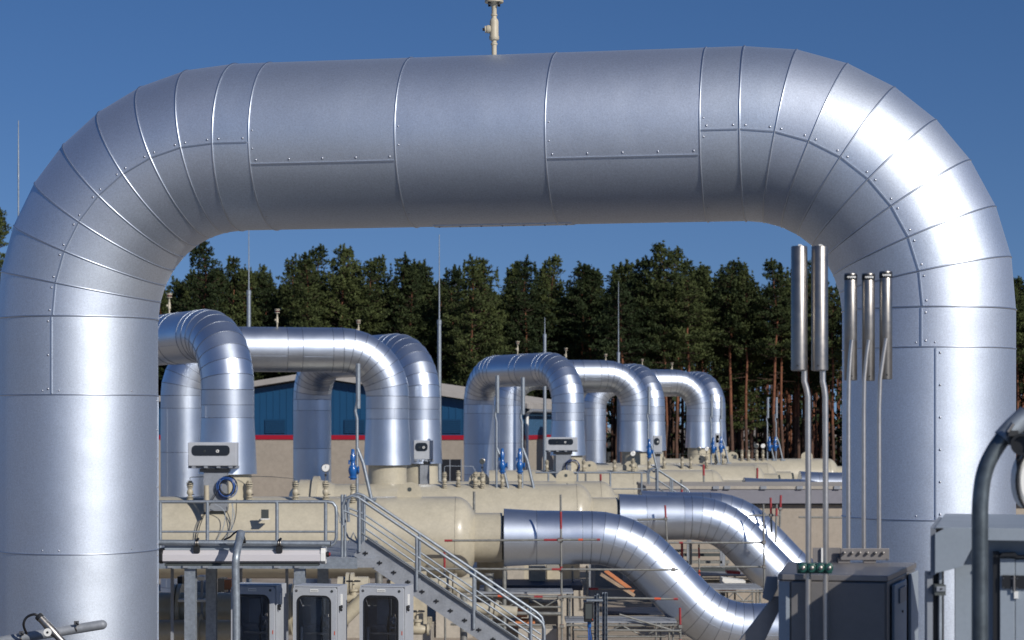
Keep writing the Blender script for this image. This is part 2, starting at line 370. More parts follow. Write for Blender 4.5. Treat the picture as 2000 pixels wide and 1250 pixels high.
    for i, a in ((0, -.085), (1, -.34), (3, -.36), (4, -.085)):
        strip(m, A + U * (cut[i] + .015), UP, A + U * (cut[i + 1] - .015), UP, RH, RH, a, None, 1)
    if detail:
        C0 = A + U * (cut[2] + .18); C1 = A + U * (cut[3] + .12); rs = []
        for C in (C0, C1):
            row = []
            for rr in (RH - .004, RH + .007):
                aa = [-PI / 2 + .55 * (k / 8 - 1) - .45 for k in range(17)] if rr > RH else [-PI / 2 + .55 * (1 - k / 8) - .45 for k in range(17)]
                row += [C + rr * (math.cos(a_) * N + math.sin(a_) * UP) for a_ in aa]
            rs.append(row)
        m.ring_tube(rs, mt, False, True)
        for q in range(7):
            a_ = -PI / 2 - .45 + .48; d = math.cos(a_) * N + math.sin(a_) * UP
            m.lathe(C0.lerp(C1, .04 + q * .153) + d * (RH + .005), d, [(.012, 0), (.011, .005), (.006, .010)], RIVET, 8, False)
    m.build('straight_section', t)
    fx = 0.50
    vent_valve((A + U * (LL * (.515 if detail else .42))) + UP * RH, t)
    return t
# near arch
loop_pipe('pipe_arch', 'huge near silver clad pipe arch framing the whole scene, its seams and rivets sharp', (3.548, 16.97), (-4.0, 18.37), 0, 0, detail=1)
TT = CZ - 1.98   # top of the beige header vessels
PB = CZ - 1.35   # lower end of the flared cladding
def rot_left(xr, yr, th, L=7.68): return (xr - L * math.cos(R(th)), yr + L * math.sin(R(th)))
G1 = 'silver clad pipe loops behind the near arch'
loops = [
 ('silver pipe loop beside the near left leg, bright curved seams, behind the large window box', (-7.85, 55.0), rot_left(-7.85, 55.0, 58), 1),
 ('broad silver pipe loop square to view with a beige pedestal, before the blue hall', (-4.21, 67.3), ((357 - 1000) / F * 65.9, 65.9), 1),
 ('silver pipe loop tucked behind the broad square one, its left leg in shadow', (-3.25, 70.0), rot_left(-3.25, 70, 55), 1),
 ('silver pipe loop in mid picture with blue top and slanting bright edge on left leg', (2.49, 88.5), rot_left(2.49, 88.5, 58), 1),
 ('silver pipe loop square to view right of the mid picture loop, on wide pedestal', (6.20, 100.9), (-.23, 99.5), 1),
 ('narrow silver pipe loop squeezed behind the mid right square loop, tiny grey box before it', (7.34, 105), rot_left(7.34, 105, 58), 1),
 ('small silver pipe loop square to view, farther right before the pine trunks', (11.05, 117.8), (4.78, 116.4), 1),
 ('farthest right small silver pipe loop, partly behind thin grey vent masts', (12.2, 120.5), rot_left(12.2, 120.5, 58), 1)]
for lb, pr, pl, fl in loops:
    t = loop_pipe('pipe_loop', lb, pr, pl, PB, 0, flare_r=True, group=G1)
# ------------------------------------------------------------------ beige header vessels with silver outlet pipes
def vessel(name, label, x0, x1, D, peds, lugs, xs, left_end=False):
    zc = TT - 1.13; t = thing(name, (x1, D, zc), label, 'pressure vessel', 'beige header vessels')
    m = MB(); r = 1.13
    prof = [(r, 0), (r, x1 - x0 - .62)]
    for i in range(1, 9): a = PI / 2 * i / 8; prof.append((max(r * math.cos(a), .55) if i < 8 else .55, x1 - x0 - .62 + .62 * math.sin(a)))
    m.lathe((x0, D, zc), (1, 0, 0), prof, BEIGE, 48, False)
    m.torus((x1 - .64, D, zc), Vector((0, 1, 0)), UP, r, .012, BEIGE, 48, 6)
    m.torus(((x0 + x1) / 2 + 1.1 if not left_end else x0 + 3.3, D, zc), Vector((0, 1, 0)), UP, r, .012, BEIGE, 48, 6)
    m.build('shell', t)
    if left_end:
        m = MB(); m.lathe((x0 - .9, D, zc), (1, 0, 0), [(.4, 0), (.9, .08), (1.15, .28), (1.28, .42), (1.28, .85), (1.40, .87), (1.40, 1.05), (1.28, 1.07), (1.2, 1.4), (1.13, 1.6)], BEIGE, 48)
        m.build('closure', t)
    m = MB(); xe = x1 - .02
    m.lathe((xe - .35, D, zc), (1, 0, 0), [(.68, 0), (.68, xs - xe + .30)], BEIGE, 40)
    m.build('nozzle', t)
    m = MB(); m.lathe((xs - .13, D, zc), (1, 0, 0), [(.60, 0), (.62, .2)], GASKET, 40); m.build('gasket', t)
    for x, y in peds:
        m = MB(); m.lathe((x, y, TT - .55), UP, [(.70, 0), (.66, .5), (.65, .95), (.65, 1.25)], BEIGE, 40); m.build('pedestal', t)
    for x in lugs:
        m = MB(); poly = [(x - .34, D - .03, TT - .08)] + [(x + .34 * -math.cos(a) if abs(math.cos(a)) > 0.01 else x, D - .03, TT + .14 + .26 * math.sin(a)) for a in (PI * i / 10 for i in range(11))] + [(x + .34, D - .03, TT - .08)]
        m.prism(poly, (0, .06, 0), BEIGE); m.cyl((x, D - .036, TT + .2), (x, D + .036, TT + .2), .06, GASKET, 14); m.build('lifting_lug', t)
    n = 0
    for x in (x0 + 1.4, (x0 + x1) / 2, x1 - 1.9):
        m = MB(); m.box(x - .13, x + .13, D - .95, D + .95, 1.6, zc - .45, BEIGED); m.box(x - .5, x + .5, D - .9, D - .86, 1.6, zc - .75, BEIGED); m.box(x - .55, x + .55, D - 1.1, D + 1.1, 1.45, 1.6, BEIGED)
        m.box(x - .6, x + .6, D - 1.2, D + 1.2, 0, 1.45, CONC); m.build('support_saddle', t)
    return t
def s_pipe(label, xs, D, down=True):
    zc = TT - 1.13; RR = 2.3; th = R(46); zl = CZ - 5.66
    t = thing('outlet_pipe', (xs, D, zc), label, 'pipe', 'silver outlet pipes of the vessels')
    pts = [(xs, .80), (xs + .9, .75), (xs + 2.15, .735), (xs + 2.4, .735)]
    path = [(Vector((x, D, zc)), r) for x, r in pts]
    x = xs + 2.4; cen = Vector((x, D, zc - RR)); NS = 6; b0 = len(path) - 1
    for i in range(1, NS + 1): a = th * i / NS; path.append((cen + Vector((RR * math.sin(a), 0, RR * math.cos(a))), .735))
    e = path[-1][0]; d = Vector((math.cos(th), 0, -math.sin(th)))
    drop = e.z - zl - RR * (1 - math.cos(th)); Ls = drop / math.sin(th)
    for q in (.5, 1.0): path.append((e + d * Ls * q, .735))
    e2 = path[-1][0]; nrm = Vector((math.sin(th), 0, math.cos(th))); cen2 = e2 + nrm * RR; b1 = len(path) - 1
    for i in range(1, NS + 1): a = th * (1 - i / NS); path.append((cen2 - Vector((RR * math.sin(a), 0, RR * math.cos(a))), .735))
    e3 = path[-1][0]; path.append((e3 + Vector((1.2, 0, 0)), .735)); path.append((e3 + Vector((2.4, 0, 0)), .735))
    cen3 = e3 + Vector((2.4, 0, -1.5))
    for i in range(1, 7): a = PI / 2 * i / 6; path.append((cen3 + Vector((1.5 * math.sin(a), 0, 1.5 * math.cos(a))), .735))
    path.append((path[-1][0] + Vector((0, 0, -.4)), .735))
    seg = 48; N = Vector((0, -1, 0))
    def rg(i):
        C, r = path[i]; tg = ((path[min(i + 1, len(path) - 1)][0] - C).normalized() + (C - path[max(i - 1, 0)][0]).normalized()).normalized()
        o = tg.cross(N); o = -o if o.z < 0 or (abs(o.z) < .01 and o.x < 0) else o
        return C, r, o
    fr = [rg(i) for i in range(len(path))]
    def part(nm, i0, i1):
        m = MB(); m.ring_tube([[C + r * (math.cos(a) * N + math.sin(a) * o) for a in (2 * PI * j / seg for j in range(seg))] for C, r, o in fr[i0:i1 + 1]], CLADF, True, True, range(1, i1 - i0)); vary(m, 0, seg, i1 - i0, VR)
        for C, r, o in fr[i0:i1 + 1]: m.torus(C, N, o, r + .001, .008, BEADF, seg, 4)
        for i in range(i0, i1):
            q = []
            for (C, r, o) in (fr[i], fr[i + 1]):
                for da, dr in ((-.012, 0), (.012, 0), (.012, .008), (-.012, .008)): aa = -.12 + da; q.append(C + (r + dr) * (math.cos(aa) * N + math.sin(aa) * o))
            m.add(q, [(0, 1, 5, 4), (1, 2, 6, 5), (2, 3, 7, 6), (3, 0, 4, 7)], BEAD)
        m.build(nm, t)
    part('reducer_section', 0, b0); part('elbow', b0, b0 + NS); part('sloping_section', b0 + NS, b1); part('elbow', b1, b1 + NS); part('ground_section', b1 + NS, len(path) - 1)
    return t
vessel('header_vessel', 'nearest beige vessel behind the grey platform railing, domed end left of the lowest silver pipe', -22, -.9, 55, [(-7.85, 55)], [-2.83], -.22)
s_pipe('nearest silver outlet pipe sloping down in front, a small dark shadow on its wide end', -.22, 55)
vessel('header_vessel', 'second beige vessel seen above the nearest one, carrying two tall grey vent masts', -6.6, 2.8, 66.7, [(-4.21, 67.3)], [-1.1], 3.58, True)
s_pipe('second silver outlet pipe sloping behind the nearest one, scaffold tube before its bend', 3.58, 66.7)
vessel('header_vessel', 'third beige vessel, its dome just showing behind the second one', -5.2, 3.76, 70.2, [(-3.25, 70.0)], [-3.9, 1.9], 4.55)
s_pipe('third silver outlet pipe, a bright slope peeking out behind the second one', 4.55, 70.2)
vessel('header_vessel', 'beige vessel behind the far railing, its dome left of the flat grey roof edge', -1.0, 9.4, 87.5, [(2.49, 88.5)], [3.4, 5.2], 10.2)
s_pipe('silver outlet pipe lying low behind the flat roof edge, left one of two', 10.2, 87.5)
vessel('header_vessel', 'beige vessel under the wide pedestal of the mid right loop', 2.4, 12.7, 99.5, [(6.20, 100.9)], [], 13.3)
vessel('header_vessel', 'beige vessel end dome just behind another dome, centre right', 3.1, 13.9, 104, [(7.34, 105)], [9.8], 14.6)
s_pipe('silver outlet pipe lying low behind the flat roof edge, right one of two', 14.4, 99.6)
vessel('header_vessel', 'farthest beige vessel at the foot of the pine trunks, with two lifting lugs', 6.5, 19.3, 117.5, [(11.05, 117.8), (12.2, 118.2)], [13.0, 17.4], 20.0)
s_pipe('farthest silver outlet pipe, only its top showing beside the near right leg', 20.0, 117.5)
# ------------------------------------------------------------------ flanged valve stacks on the vessels
def valve_stack():
    t = thing('flanged_valve', (0, 0, 0), '', 'valve'); m = MB()
    pr = [(.045, -.25), (.045, .02), (.098, .02), (.098, .056), (.043, .056), (.043, .085), (.098, .085), (.098, .121), (.043, .121), (.043, .15), (.09, .15), (.09, .18), (.05, .18), (.065, .22), (.088, .26), (.092, .30), (.088, .34), (.065, .38), (.05, .41), (.09, .41), (.09, .44), (.043, .44), (.043, .47), (.098, .47), (.098, .506), (.043, .506), (.043, .535), (.098, .535), (.098, .571), (.05, .571), (.05, .60), (.07, .60), (.07, .63)]
    m.lathe((0, 0, 0), UP, pr, BEIGED, 16)
    for z in (.058, .123, .442, .508): m.lathe((0, 0, z), UP, [(.070, 0), (.070, .025)], GASKET, 12)
    for i in range(6):
        a = i * PI / 3
        for z in (.01, .46):
            m.cyl((.08 * math.cos(a), .08 * math.sin(a), z), (.08 * math.cos(a), .08 * math.sin(a), z + .13), .010, DARK, 6)
    m.cyl((0, 0, .2 + .02), (.13, -.05, .24), .014, DARK, 6); m.build('valve_body', t)
    return t
GV = 'beige flanged valves standing on the vessels'
def zt(D, Dc): return TT - 1.13 + math.sqrt(max(1.13 ** 2 - (D - Dc) ** 2, 0))
v0 = valve_stack()
spots = [(371, 54.45, 55, 'beige flanged valve left of the window box stand, nearest to the left leg', .95),
 (487, 54.45, 55, 'beige flanged valve right of the hanging blue cable coil', .95),
 (577, 54.45, 55, 'beige flanged valve alone before the grey ring of the second vessel', .95),
 (636, 54.45, 55, 'beige flanged valve carrying a round dial gauge on the nearest vessel', .95),
 (689, 54.45, 55, 'beige flanged valve under the blue relief valve near the stair head', .8),
 (868, 66.2, 66.7, 'beige flanged valve on the second vessel, left end of its row', .85),
 (895, 66.3, 66.7, 'beige flanged valve second in the row on the second vessel', .85),
 (928, 66.2, 66.7, 'beige flanged valve third in the row on the second vessel, capped by a bent tube', .85),
 (942, 66.2, 66.7, 'beige flanged valve under the dark round gauge on the second vessel', .85),
 (981, 66.2, 66.7, 'beige flanged valve under the blue relief valve with the left vent mast', .75),
 (1015, 66.2, 66.7, 'beige flanged valve under the blue relief valve with the right vent mast', .75),
 (1068, 87.0, 87.5, 'beige flanged valve left of the middle window box stand', .9),
 (1140, 87.0, 87.5, 'beige flanged valve right of the middle window box', .9),
 (1200, 87.0, 87.5, 'beige flanged valve before the gap showing orange trunks', .9),
 (1236, 87.0, 87.5, 'beige flanged valve before the wide pedestal of the mid right loop', 1.0),
 (1268, 87.0, 87.5, 'beige flanged valve under the blue relief valve right of the wide pedestal', .85),
 (1297, 98.9, 99.5, 'beige flanged valve at the foot of the squeezed narrow loop', .9),
 (1332, 98.9, 99.5, 'beige flanged valve left of the small far loop pedestal', .9),
 (1349, 98.9, 99.5, 'second beige flanged valve left of the small far loop pedestal', .9),
 (1380, 98.9, 99.5, 'beige flanged valve in front of the small far loop pedestal', 1.0),
 (1398, 103.5, 104, 'beige flanged valve left of the far right blue valves', .9),
 (1412, 103.5, 104, 'beige flanged valve right of the far right blue valves', .9),
 (1449, 117, 117.5, 'beige flanged valve on the farthest vessel, left one of a spaced pair', 1.0),
 (1462, 117, 117.5, 'beige flanged valve on the farthest vessel, right one of a spaced pair', 1.0),
 (1478, 117, 117.5, 'beige flanged valve on the farthest vessel under a dark gauge', 1.0),
 (1490, 117, 117.5, 'beige flanged valve on the farthest vessel under a pale gauge', 1.0)]
for i, (px, D, Dc, lb, sc) in enumerate(spots):
    loc = Vector(((px - 1000) / F * D, D, zt(D, Dc)))
    if i == 0: v0.location = loc; v0['label'] = lb; v0['group'] = GV; v0.scale = (sc,) * 3
    else: copy_tree(v0, loc, lb, GV, sc)
# dial gauges
def gauge(px, py, D, r, label, stem, dark=False):
    p = P(px, py, D); t = thing('dial_gauge', (p.x, p.y, p.z - stem), label, 'gauge', 'round dial gauges')
    m = MB(); m.lathe((p.x, D + .03, p.z), (0, -1, 0), [(r * .9, 0), (r, .01), (r, .07), (r * .86, .075)], STEEL, 24); m.build('case', t)
    m = MB(); m.lathe((p.x, D - .047, p.z), (0, -1, 0), [(r * .84, 0), (r * .84, .004)], GASKET if dark else LABEL, 24); m.box(p.x - .004, p.x + .004, D - .054, D - .052, p.z - .01, p.z + r * .6, DARK); m.build('dial', t)
    m = MB(); m.cyl((p.x, D, p.z - r * .9), (p.x, D, p.z - stem), .014, STEEL, 8); m.lathe((p.x, D, p.z - stem * .62), UP, [(.03, 0), (.035, .03), (.03, .06)], DARK, 12); m.build('stem', t)
gauge(636, 914, 54.4, .115, 'round pale dial gauge on a thin stem beside the shadowed pipe leg', .36)
gauge(942, 901, 66.2, .095, 'round dark dial gauge before the mid picture loop left leg', .38, True)
gauge(1236, 886, 87.0, .12, 'small round pale gauge before the wide beige pedestal', .3)
gauge(1365, 877, 98.9, .11, 'small round dark gauge before the small far loop', .3, True)
gauge(1380, 877, 98.9, .11, 'small round pale gauge before the small far loop', .3)
gauge(1477, 871, 117, .14, 'small dark gauge against the forest left of the far vent masts', .5, True)
gauge(1490, 871, 117, .14, 'small pale gauge against the forest left of the far vent masts', .5)
# blue relief valves with vent masts
def relief(px, pyb, D, pxm, pyt, lb1, lb2, strut=True, hi=1.0, can=None):
    base = P(px, pyb, D)
    t = thing('relief_valve', base, lb1, 'valve', 'blue relief valves'); m = MB()
    m.lathe(base, UP, [(.075, 0), (.075, .05), (.115, .05), (.115, .09), (.08, .10), (.115, .19), (.125, .27), (.10, .36), (.06, .42), (.06, .52), (.075, .53), (.075, .66), (.05, .70), (.05, .82), (.035, .84)], BLUE, 18)
    m.lathe(base + Vector((0, 0, .27)), (1, 0, 0), [(.07, .05), (.07, .14), (.10, .14), (.10, .18)], BLUE, 16); m.build('valve_body', t)
    m = MB(); m.cyl(base + Vector((-.09, 0, .5)), base + Vector((.02, 0, .56)), .02, BLUE, 8); m.cyl(base + Vector((-.10, -.02, .42)), base + Vector((-.10, -.02, .54)), .022, BLUE, 8); m.build('test_lever', t)
    a = P(pxm, pyb, D); top = P(pxm, pyt, D); hgt = top.z - a.z
    mt = thing('vent_mast', (a.x, D + .05, base.z - .55), lb2, 'vent mast', 'grey vent masts on the vessels')
    m = MB(); k = .06 * hi; z0 = base.z - .55; zc = top.z - .30 * hgt
    pts = [(a.x + .03, D + .05, z0), (a.x + .03, D + .05, zc - .55), (a.x - .02, D + .05, zc - .35), (a.x + .05, D + .05, zc + .02), (a.x + .05, D + .05, zc + .12)]
    m.tube(pts, .042, GALV, 12); m.build('pole', mt)
    m = MB(); m.lathe((a.x + .06, D + .05, zc - .28), UP, [(.055, 0), (.066, .01), (.066, top.z - zc + .28), (.055, top.z - zc + .285)], GALV, 16); m.build('canister', mt)
    if strut:
        m = MB(); m.tube([(a.x + .04, D + .05, zc - .9 if hgt < 2.6 else base.z + .85), (a.x + .20, D + .05, base.z + .45), (a.x + .42, D + .05, z0 + .02)], .05, GALV, 8)
        m.box(a.x + .32, a.x + .56, D - .05, D + .15, z0 - .02, z0 + .05, GALV); m.build('strut', mt)
relief(689, 937, 54.5, 695, 710, 'blue relief valve on the nearest vessel beside the stair head', 'tall bent grey vent mast before the broad square loop')
relief(981, 925, 66.2, 968, 733, 'blue relief valve behind the left one of two masts on the second vessel', 'left one of two tall vent masts before the mid picture loop')
relief(1015, 925, 66.2, 1018, 737, 'blue relief valve at the foot of the right mast on the second vessel', 'right one of two tall vent masts before the mid picture loop')
relief(1268, 895, 87.0, 1265, 755, 'blue relief valve right of the wide beige pedestal', 'slim grey vent mast between the mid right loops')
relief(1393, 886, 103.3, 1388, 770, 'left blue relief valve before the farthest loop', 'left slim vent mast before the farthest loop')
relief(1408, 884, 103.3, 1407, 775, 'right blue relief valve before the farthest loop', 'right slim vent mast before the farthest loop')
relief(1503, 881, 117, 1498, 776, 'left blue relief valve on the farthest vessel against the forest', 'left grey vent mast on the farthest vessel against the forest')
relief(1514, 881, 117, 1515, 776, 'right blue relief valve on the farthest vessel against the forest', 'right grey vent mast on the farthest vessel against the forest')
# ------------------------------------------------------------------ window boxes (analysers) on stands
def rrect(x0, x1, z0, z1, r, y, n=6):
    pts = []
    for cx, cz, a0 in ((x1 - r, z1 - r, 0), (x0 + r, z1 - r, PI / 2), (x0 + r, z0 + r, PI), (x1 - r, z0 + r, 1.5 * PI)):
        for i in range(n + 1): a = a0 + PI / 2 * i / n; pts.append(Vector((cx + r * math.cos(a), y, cz + r * math.sin(a))))
    return pts
def window_box(px0, px1, py0, py1, D, label, rz=R(-12), sw=1.0, zb=None):
    a = P(px0, py0, D); b = P(px1, py1, D); W = (b.x - a.x); H = a.z - b.z; c = Vector(((a.x + b.x) / 2, D, b.z))
    t = thing('analyser_box', c, label, 'instrument box', 'grey window boxes'); d = .42 * min(1, W + .2)
    m = MB(); m.box(c.x - W / 2, c.x + W / 2, D, D + d, b.z + H * .04, a.z, BOXG); o = m.build('housing', t, bevel=.02)
    m = MB(); m.box(c.x - W / 2 - .01, c.x + W / 2 + .015, D + d * .25, D + d, b.z - .04, b.z + H * .04, GALVD)
    for q in (-.38, -.13, .13, .38): m.box(c.x + W * q - .05, c.x + W * q + .05, D - .03, D + .05, b.z - .03, b.z + H * .03, GALVD)
    m.build('base_rail', t)
    wx0 = c.x - W * .42; wx1 = c.x + W * .36 * sw; wz0 = b.z + H * .46; wz1 = b.z + H * .88
    m = MB(); m.prism(rrect(wx0, wx1, wz0, wz1, (wz1 - wz0) * .38, D - .016), (0, .012, 0), GLASSD); wnd = m.build('window', t)
    for q, rr in ((.34, .03), (.68, .045)):
        m = MB(); xx = wx0 + (wx1 - wx0) * q; zz = (wz0 + wz1) / 2
        m.torus((xx, D - .022, zz - .02), Vector((1, 0, 0)), UP, rr * .72, rr * .28, LABEL if q > .5 else GASKET, 18, 6); lens = m.build('lens_ring', wnd); lens.location = (0, 0, 0)
    zb = zb if zb is not None else zt(D, D + .4)
    m = MB(); m.box(c.x - W * .18, c.x + W * .30, D + .06, D + d - .04, zb, b.z - .05, GALVD); m.box(c.x - W * .26, c.x + W * .34, D + .02, D + d, b.z - .14, b.z - .045, DARK); m.build('stand', t)
    return t
window_box(367, 462, 864, 912, 53.9, 'grey box with a dark rounded window before the first pipe loop', zb=TT - .35)
window_box(1066, 1128, 854, 881, 86.6, 'smaller grey box with a dark rounded window before the mid picture loop', zb=TT - .3)
window_box(808, 846, 860, 899, 69.2, 'grey box seen end on at the foot of the tucked pipe loop', sw=.6, zb=TT - .3)
window_box(1276, 1293, 851, 885, 98.8, 'tiny grey box at the foot of the squeezed narrow loop', sw=.6, zb=TT - .3)
window_box(1398, 1407, 846, 880, 119.0, 'tiny pale box at the foot of the farthest loop', sw=.6, zb=TT - .3)
# ------------------------------------------------------------------ cables
def coil(px, py, D, r, n, mats, name, label, tails=()):
    c = P(px, py, D); m = MB(); rnd = random.Random(px)
    for i in range(n):
        rr = r * rnd.uniform(.72, 1.0); oz = rnd.uniform(-.07, .05); ox = rnd.uniform(-.05, .05); k = rnd.uniform(.85, 1.1); ph = rnd.uniform(0, 6)
        pts = [Vector((c.x + ox + rr * k * math.cos(a), D + rnd.uniform(-.004, .004) + i * .014, c.z + oz + rr * math.sin(a) * (1.15 if math.sin(a) < 0 else 1))) for a in (ph + 2 * PI * j / 24 for j in range(25))]
        m.tube(pts, .012, mats[i % len(mats)], 6)
    for pts, mt in tails: m.tube(smooth([P(x, y, D - .05) for x, y in pts]), .011, mt, 6)
    return tag(m.build(name), label, 'cable')
coil(442, 950, 53.8, .27, 13, [CABLEB, CABLEK, CABLEB, CABLEG, CABLEK], 'cable_coil', 'coiled blue and black cable hanging under the window box, tails dropping behind the railing',
 [(((425, 960), (410, 985), (393, 1020), (383, 1058)), CABLEK), (((428, 955), (400, 1000), (386, 1030), (381, 1058)), CABLEK),
  (((452, 980), (458, 1010), (452, 1035), (440, 1060), (425, 1080)), CABLEG), (((455, 980), (452, 1030), (440, 1050), (436, 1080)), CABLEG), (((462, 975), (460, 1010), (450, 1035), (430, 1058)), CABLEK),
  (((420, 985), (432, 992), (440, 1005), (436, 1030), (424, 1055)), CABLEG)])
coil(1117, 912, 86.5, .33, 8, [CABLEK, CABLEB, CABLEK], 'cable_coil', 'dark cable loop hanging beside the middle window box stand')
m = MB(); m.tube([P(403, 948, 53.7), P(404, 1000, 53.7)], .07, BEIGED, 10); tag(m.build('bollard_pipe', None), 'short pale upright pipe stub left of the cable coil', 'pipe stub')
def wire(pts, D, label, r=.010, mt=CABLEK, name='thin_wire', cat='wire'):
    m = MB(); m.tube([P(x, y, D) for x, y in pts], r, mt, 6); return tag(m.build(name), label, cat)
wire([(371, 945), (371, 933), (374, 932), (400, 931)], 54.3, 'thin dark tube from the left valve to the window box stand', mt=GASKET, name='sensing_tube', cat='tube')
wire([(470, 930), (530, 931), (575, 935), (577, 948)], 54.3, 'thin dark tube from the window box stand to the lone valve', mt=GASKET, name='sensing_tube', cat='tube')
wire([(868, 922), (868, 912), (872, 910), (924, 911), (928, 920)], 66.1, 'thin grey tube running over the valve row on the second vessel', mt=CABLEG, name='sensing_tube', cat='tube')
wire([(1297, 890), (1297, 887), (1380, 887), (1412, 880), (1470, 881)], 98.8, 'thin dark tube running along the far vessels to the right', mt=GASKET, name='sensing_tube', cat='tube')
m = MB(); p = P(519, 1003, 53.8); m.box(p.x - .09, p.x + .11, 53.52, 53.56, p.z - .12, p.z + .12, GASKET); m.box(p.x - .1, p.x + .12, 53.5, 53.75, p.z - .15, p.z - .12, LABEL); m.box(p.x - .01, p.x + .02, 53.56, 54.2, p.z - .05, p.z, BEIGED); tag(m.build('name_plate'), 'small tilted plate sticking out of the nearest vessel', 'plate')
# ------------------------------------------------------------------ platform, railings and stair
def rail(name, label, pts, D, r, mids, posts, zb, mt=GALV, endcap=False, group='galvanised railings'):
    t = thing(name, P(pts[0][0], pts[0][1], D), label, 'railing', group)
    m = MB(); m.tube([P(x, y, D) for x, y in pts], r, mt, 10); m.build('top_rail', t)
    for ml in mids: m = MB(); m.tube([P(x, y, D) for x, y in ml], r * .62, mt, 8); m.build('mid_rail', t)
    for px, py in posts:
        m = MB(); q = P(px, py, D); m.cyl((q.x, D, zb(px)), (q.x, D, q.z), r * 1.05, mt, 10); m.build('post', t)
    return t
DK = CZ - 2.66      # platform level
rail('platform_railing', 'grey pipe railing of the platform in front of the nearest vessel', [(250, 980), (640, 980), (650, 982), (656, 990), (657, 1005), (657, 1050), (654, 1060), (646, 1066), (637, 1067)], 40, .034,
     [((250, 1038.5), (656, 1038.5))], [(313, 980), (405, 980), (541, 980), (636, 980)], lambda x: DK)
t = thing('access_platform', (-5, 41.5, DK), 'grey steel platform on columns before the nearest vessel', 'platform')
m = MB(); m.box(-13, -3.15, 40.0, 45.9, DK - .04, DK, GALVD); m.build('deck_plate', t)
m = MB(); m.box(-13, -3.1, 39.9, 40.0, DK - .22, DK - .01, GALV)
m.box(-13, -3.1, 45.9, 46.0, DK - .22, DK - .01, GALV)
for i in range(9): m.box(-12 + i, -11.9 + i, 39.96, 45.9, DK - .20, DK - .045, GALVD)
for px in (332, 362, 401, 470, 540, 580): q = (px - 1000) / F * 39.85; m.box(q - .05, q + .05, 39.84, 39.9, DK - .20, DK - .04, GALVD)
m.build('edge_beam', t)
for px, D in ((371, 40), (585, 40), (412, 43), (630, 43)):
    x = (px - 1000) / F * D; m = MB(); m.box(x - .11, x + .11, D - .02, D, 0, DK - .222, GALV); m.box(x - .11, x + .11, D + .18, D + .20, 0, DK - .222, GALV); m.box(x - .01, x + .01, D, D + .18, 0, DK - .222, GALV)
    m.build('column', t)
m = MB()
for px in (336, 380, 470, 560): x = (px - 1000) / F * 42; m.box(x - .03, x + .03, 42.0, 42.06, 0, DK - .25, GALVD)
m.build('bracing', t)
# stair
def stair(label, x0, z0, x1, z1, D0, D1, name='steel_stair', r=.032, treads=True, land=True):
    t = thing(name, (x0, D0, 0), label, 'stair', 'galvanised stairs'); dx = x1 - x0; dz = z1 - z0; u = Vector((dx, 0, dz)).normalized(); nz_ = Vector((-u.z, 0, u.x))
    if nz_.z < 0: nz_ = -nz_
    for k, D in enumerate((D0, D1)):
        m = MB(); a = Vector((x0, D, z0)); b = Vector((x1, D, z1)); h = .16
        m.prism([a - nz_ * h, b - nz_ * h, b + nz_ * h, a + nz_ * h], (0, .02, 0), GALVD)
        m.prism([a + nz_ * (h - .001), b + nz_ * (h - .001), b + nz_ * (h + .012), a + nz_ * (h + .012)], (0, .09 * (1 if k == 0 else -1), 0), GALVD)
        m.prism([a - nz_ * h, b - nz_ * h, b - nz_ * (h + .012), a - nz_ * (h + .012)], (0, .09 * (1 if k == 0 else -1), 0), GALVD); m.build('stringer', t)
    n = int(abs(dz) / .19)
    if treads:
        for i in range(n):
            f = (i + .5) / n; c = Vector((x0 + dx * f, 0, z0 + dz * f)); m = MB(); m.box(c.x - .13, c.x + .13, D0 + .025, D1 - .005, c.z - .015, c.z + .015, GALVD)
            m.box(c.x - .05, c.x + .05, D0 - .02, D0 + .0, c.z - .015, c.z + .015, DARK); m.box(c.x - .01, c.x + .01, D0 - .025, D0 + .0, c.z - .04, c.z + .04, DARK); m.build('tread', t)
    H = 1.02
    for k, D in enumerate((D0 - .03, D1 + .02)):
        m = MB(); a = Vector((x0, D, z0 + H)); b = Vector((x1, D, z1 + H))
        top = [a + Vector((-.30, 0, -.55)), a + Vector((-.32, 0, -.16)), a + Vector((-.26, 0, -.02)), a + Vector((-.12, 0, .04)), a + Vector((0, 0, 0)), b + Vector((-.1, 0, .07)), b + Vector((0, 0, -.03)), b + Vector((.03, 0, -.14)), b + Vector((.03, 0, -1.3))]
        m.tube(top, r, GALV, 10); m.build('handrail', t)
        for o in (.38, .66, .80 if k else .66):
            m = MB(); m.tube([a + Vector((-.30, 0, -o + .12)) if o < .6 else a + Vector((.0, 0, -o)), a + Vector((0, 0, -o)) + u * .01, b + Vector((-.02, 0, -o))], r * .6, GALV, 8); m.build('mid_rail', t)
        L = (b - a).length; nn = max(2, int(L / 1.25))
        for i in range(nn + 1):
            f = (i + .02) / nn * .93; q = a.lerp(b, f); m = MB(); m.cyl(q + Vector((0, 0, -H - .05)), q, r * 1.0, GALV, 10); m.build('post', t)
    if land:
        m = MB(); m.box(x1 - .1, x1 + 1.4, D0 - .03, D1 + .05, z1 - .16, z1 - .10, GALVD)
        for x in (x1 + .05, x1 + 1.3):
            for y in (D0 + .05, D1 - .05): m.box(x - .05, x + .05, y - .05, y + .05, 0, z1 - .162, GALVD)
        m.build('landing', t)
a = P(700, 972, 40); b = P(1060, 1215, 40)
stair('grey steel stair descending right from the platform before the nearest vessel', a.x, a.z - 1.02, b.x, b.z - 1.02, 40.0, 41.25)
t = thing('corner_post_frame', P(672, 965, 40.2), 'pair of upright grey tubes with diagonal strap at the stair head', 'frame')
for px in (668, 674): q = P(px, 966, 40.2); m = MB(); m.cyl((q.x, 40.2, DK - .1), (q.x, 40.2, q.z), .028, GALV, 10); m.build('upright', t)
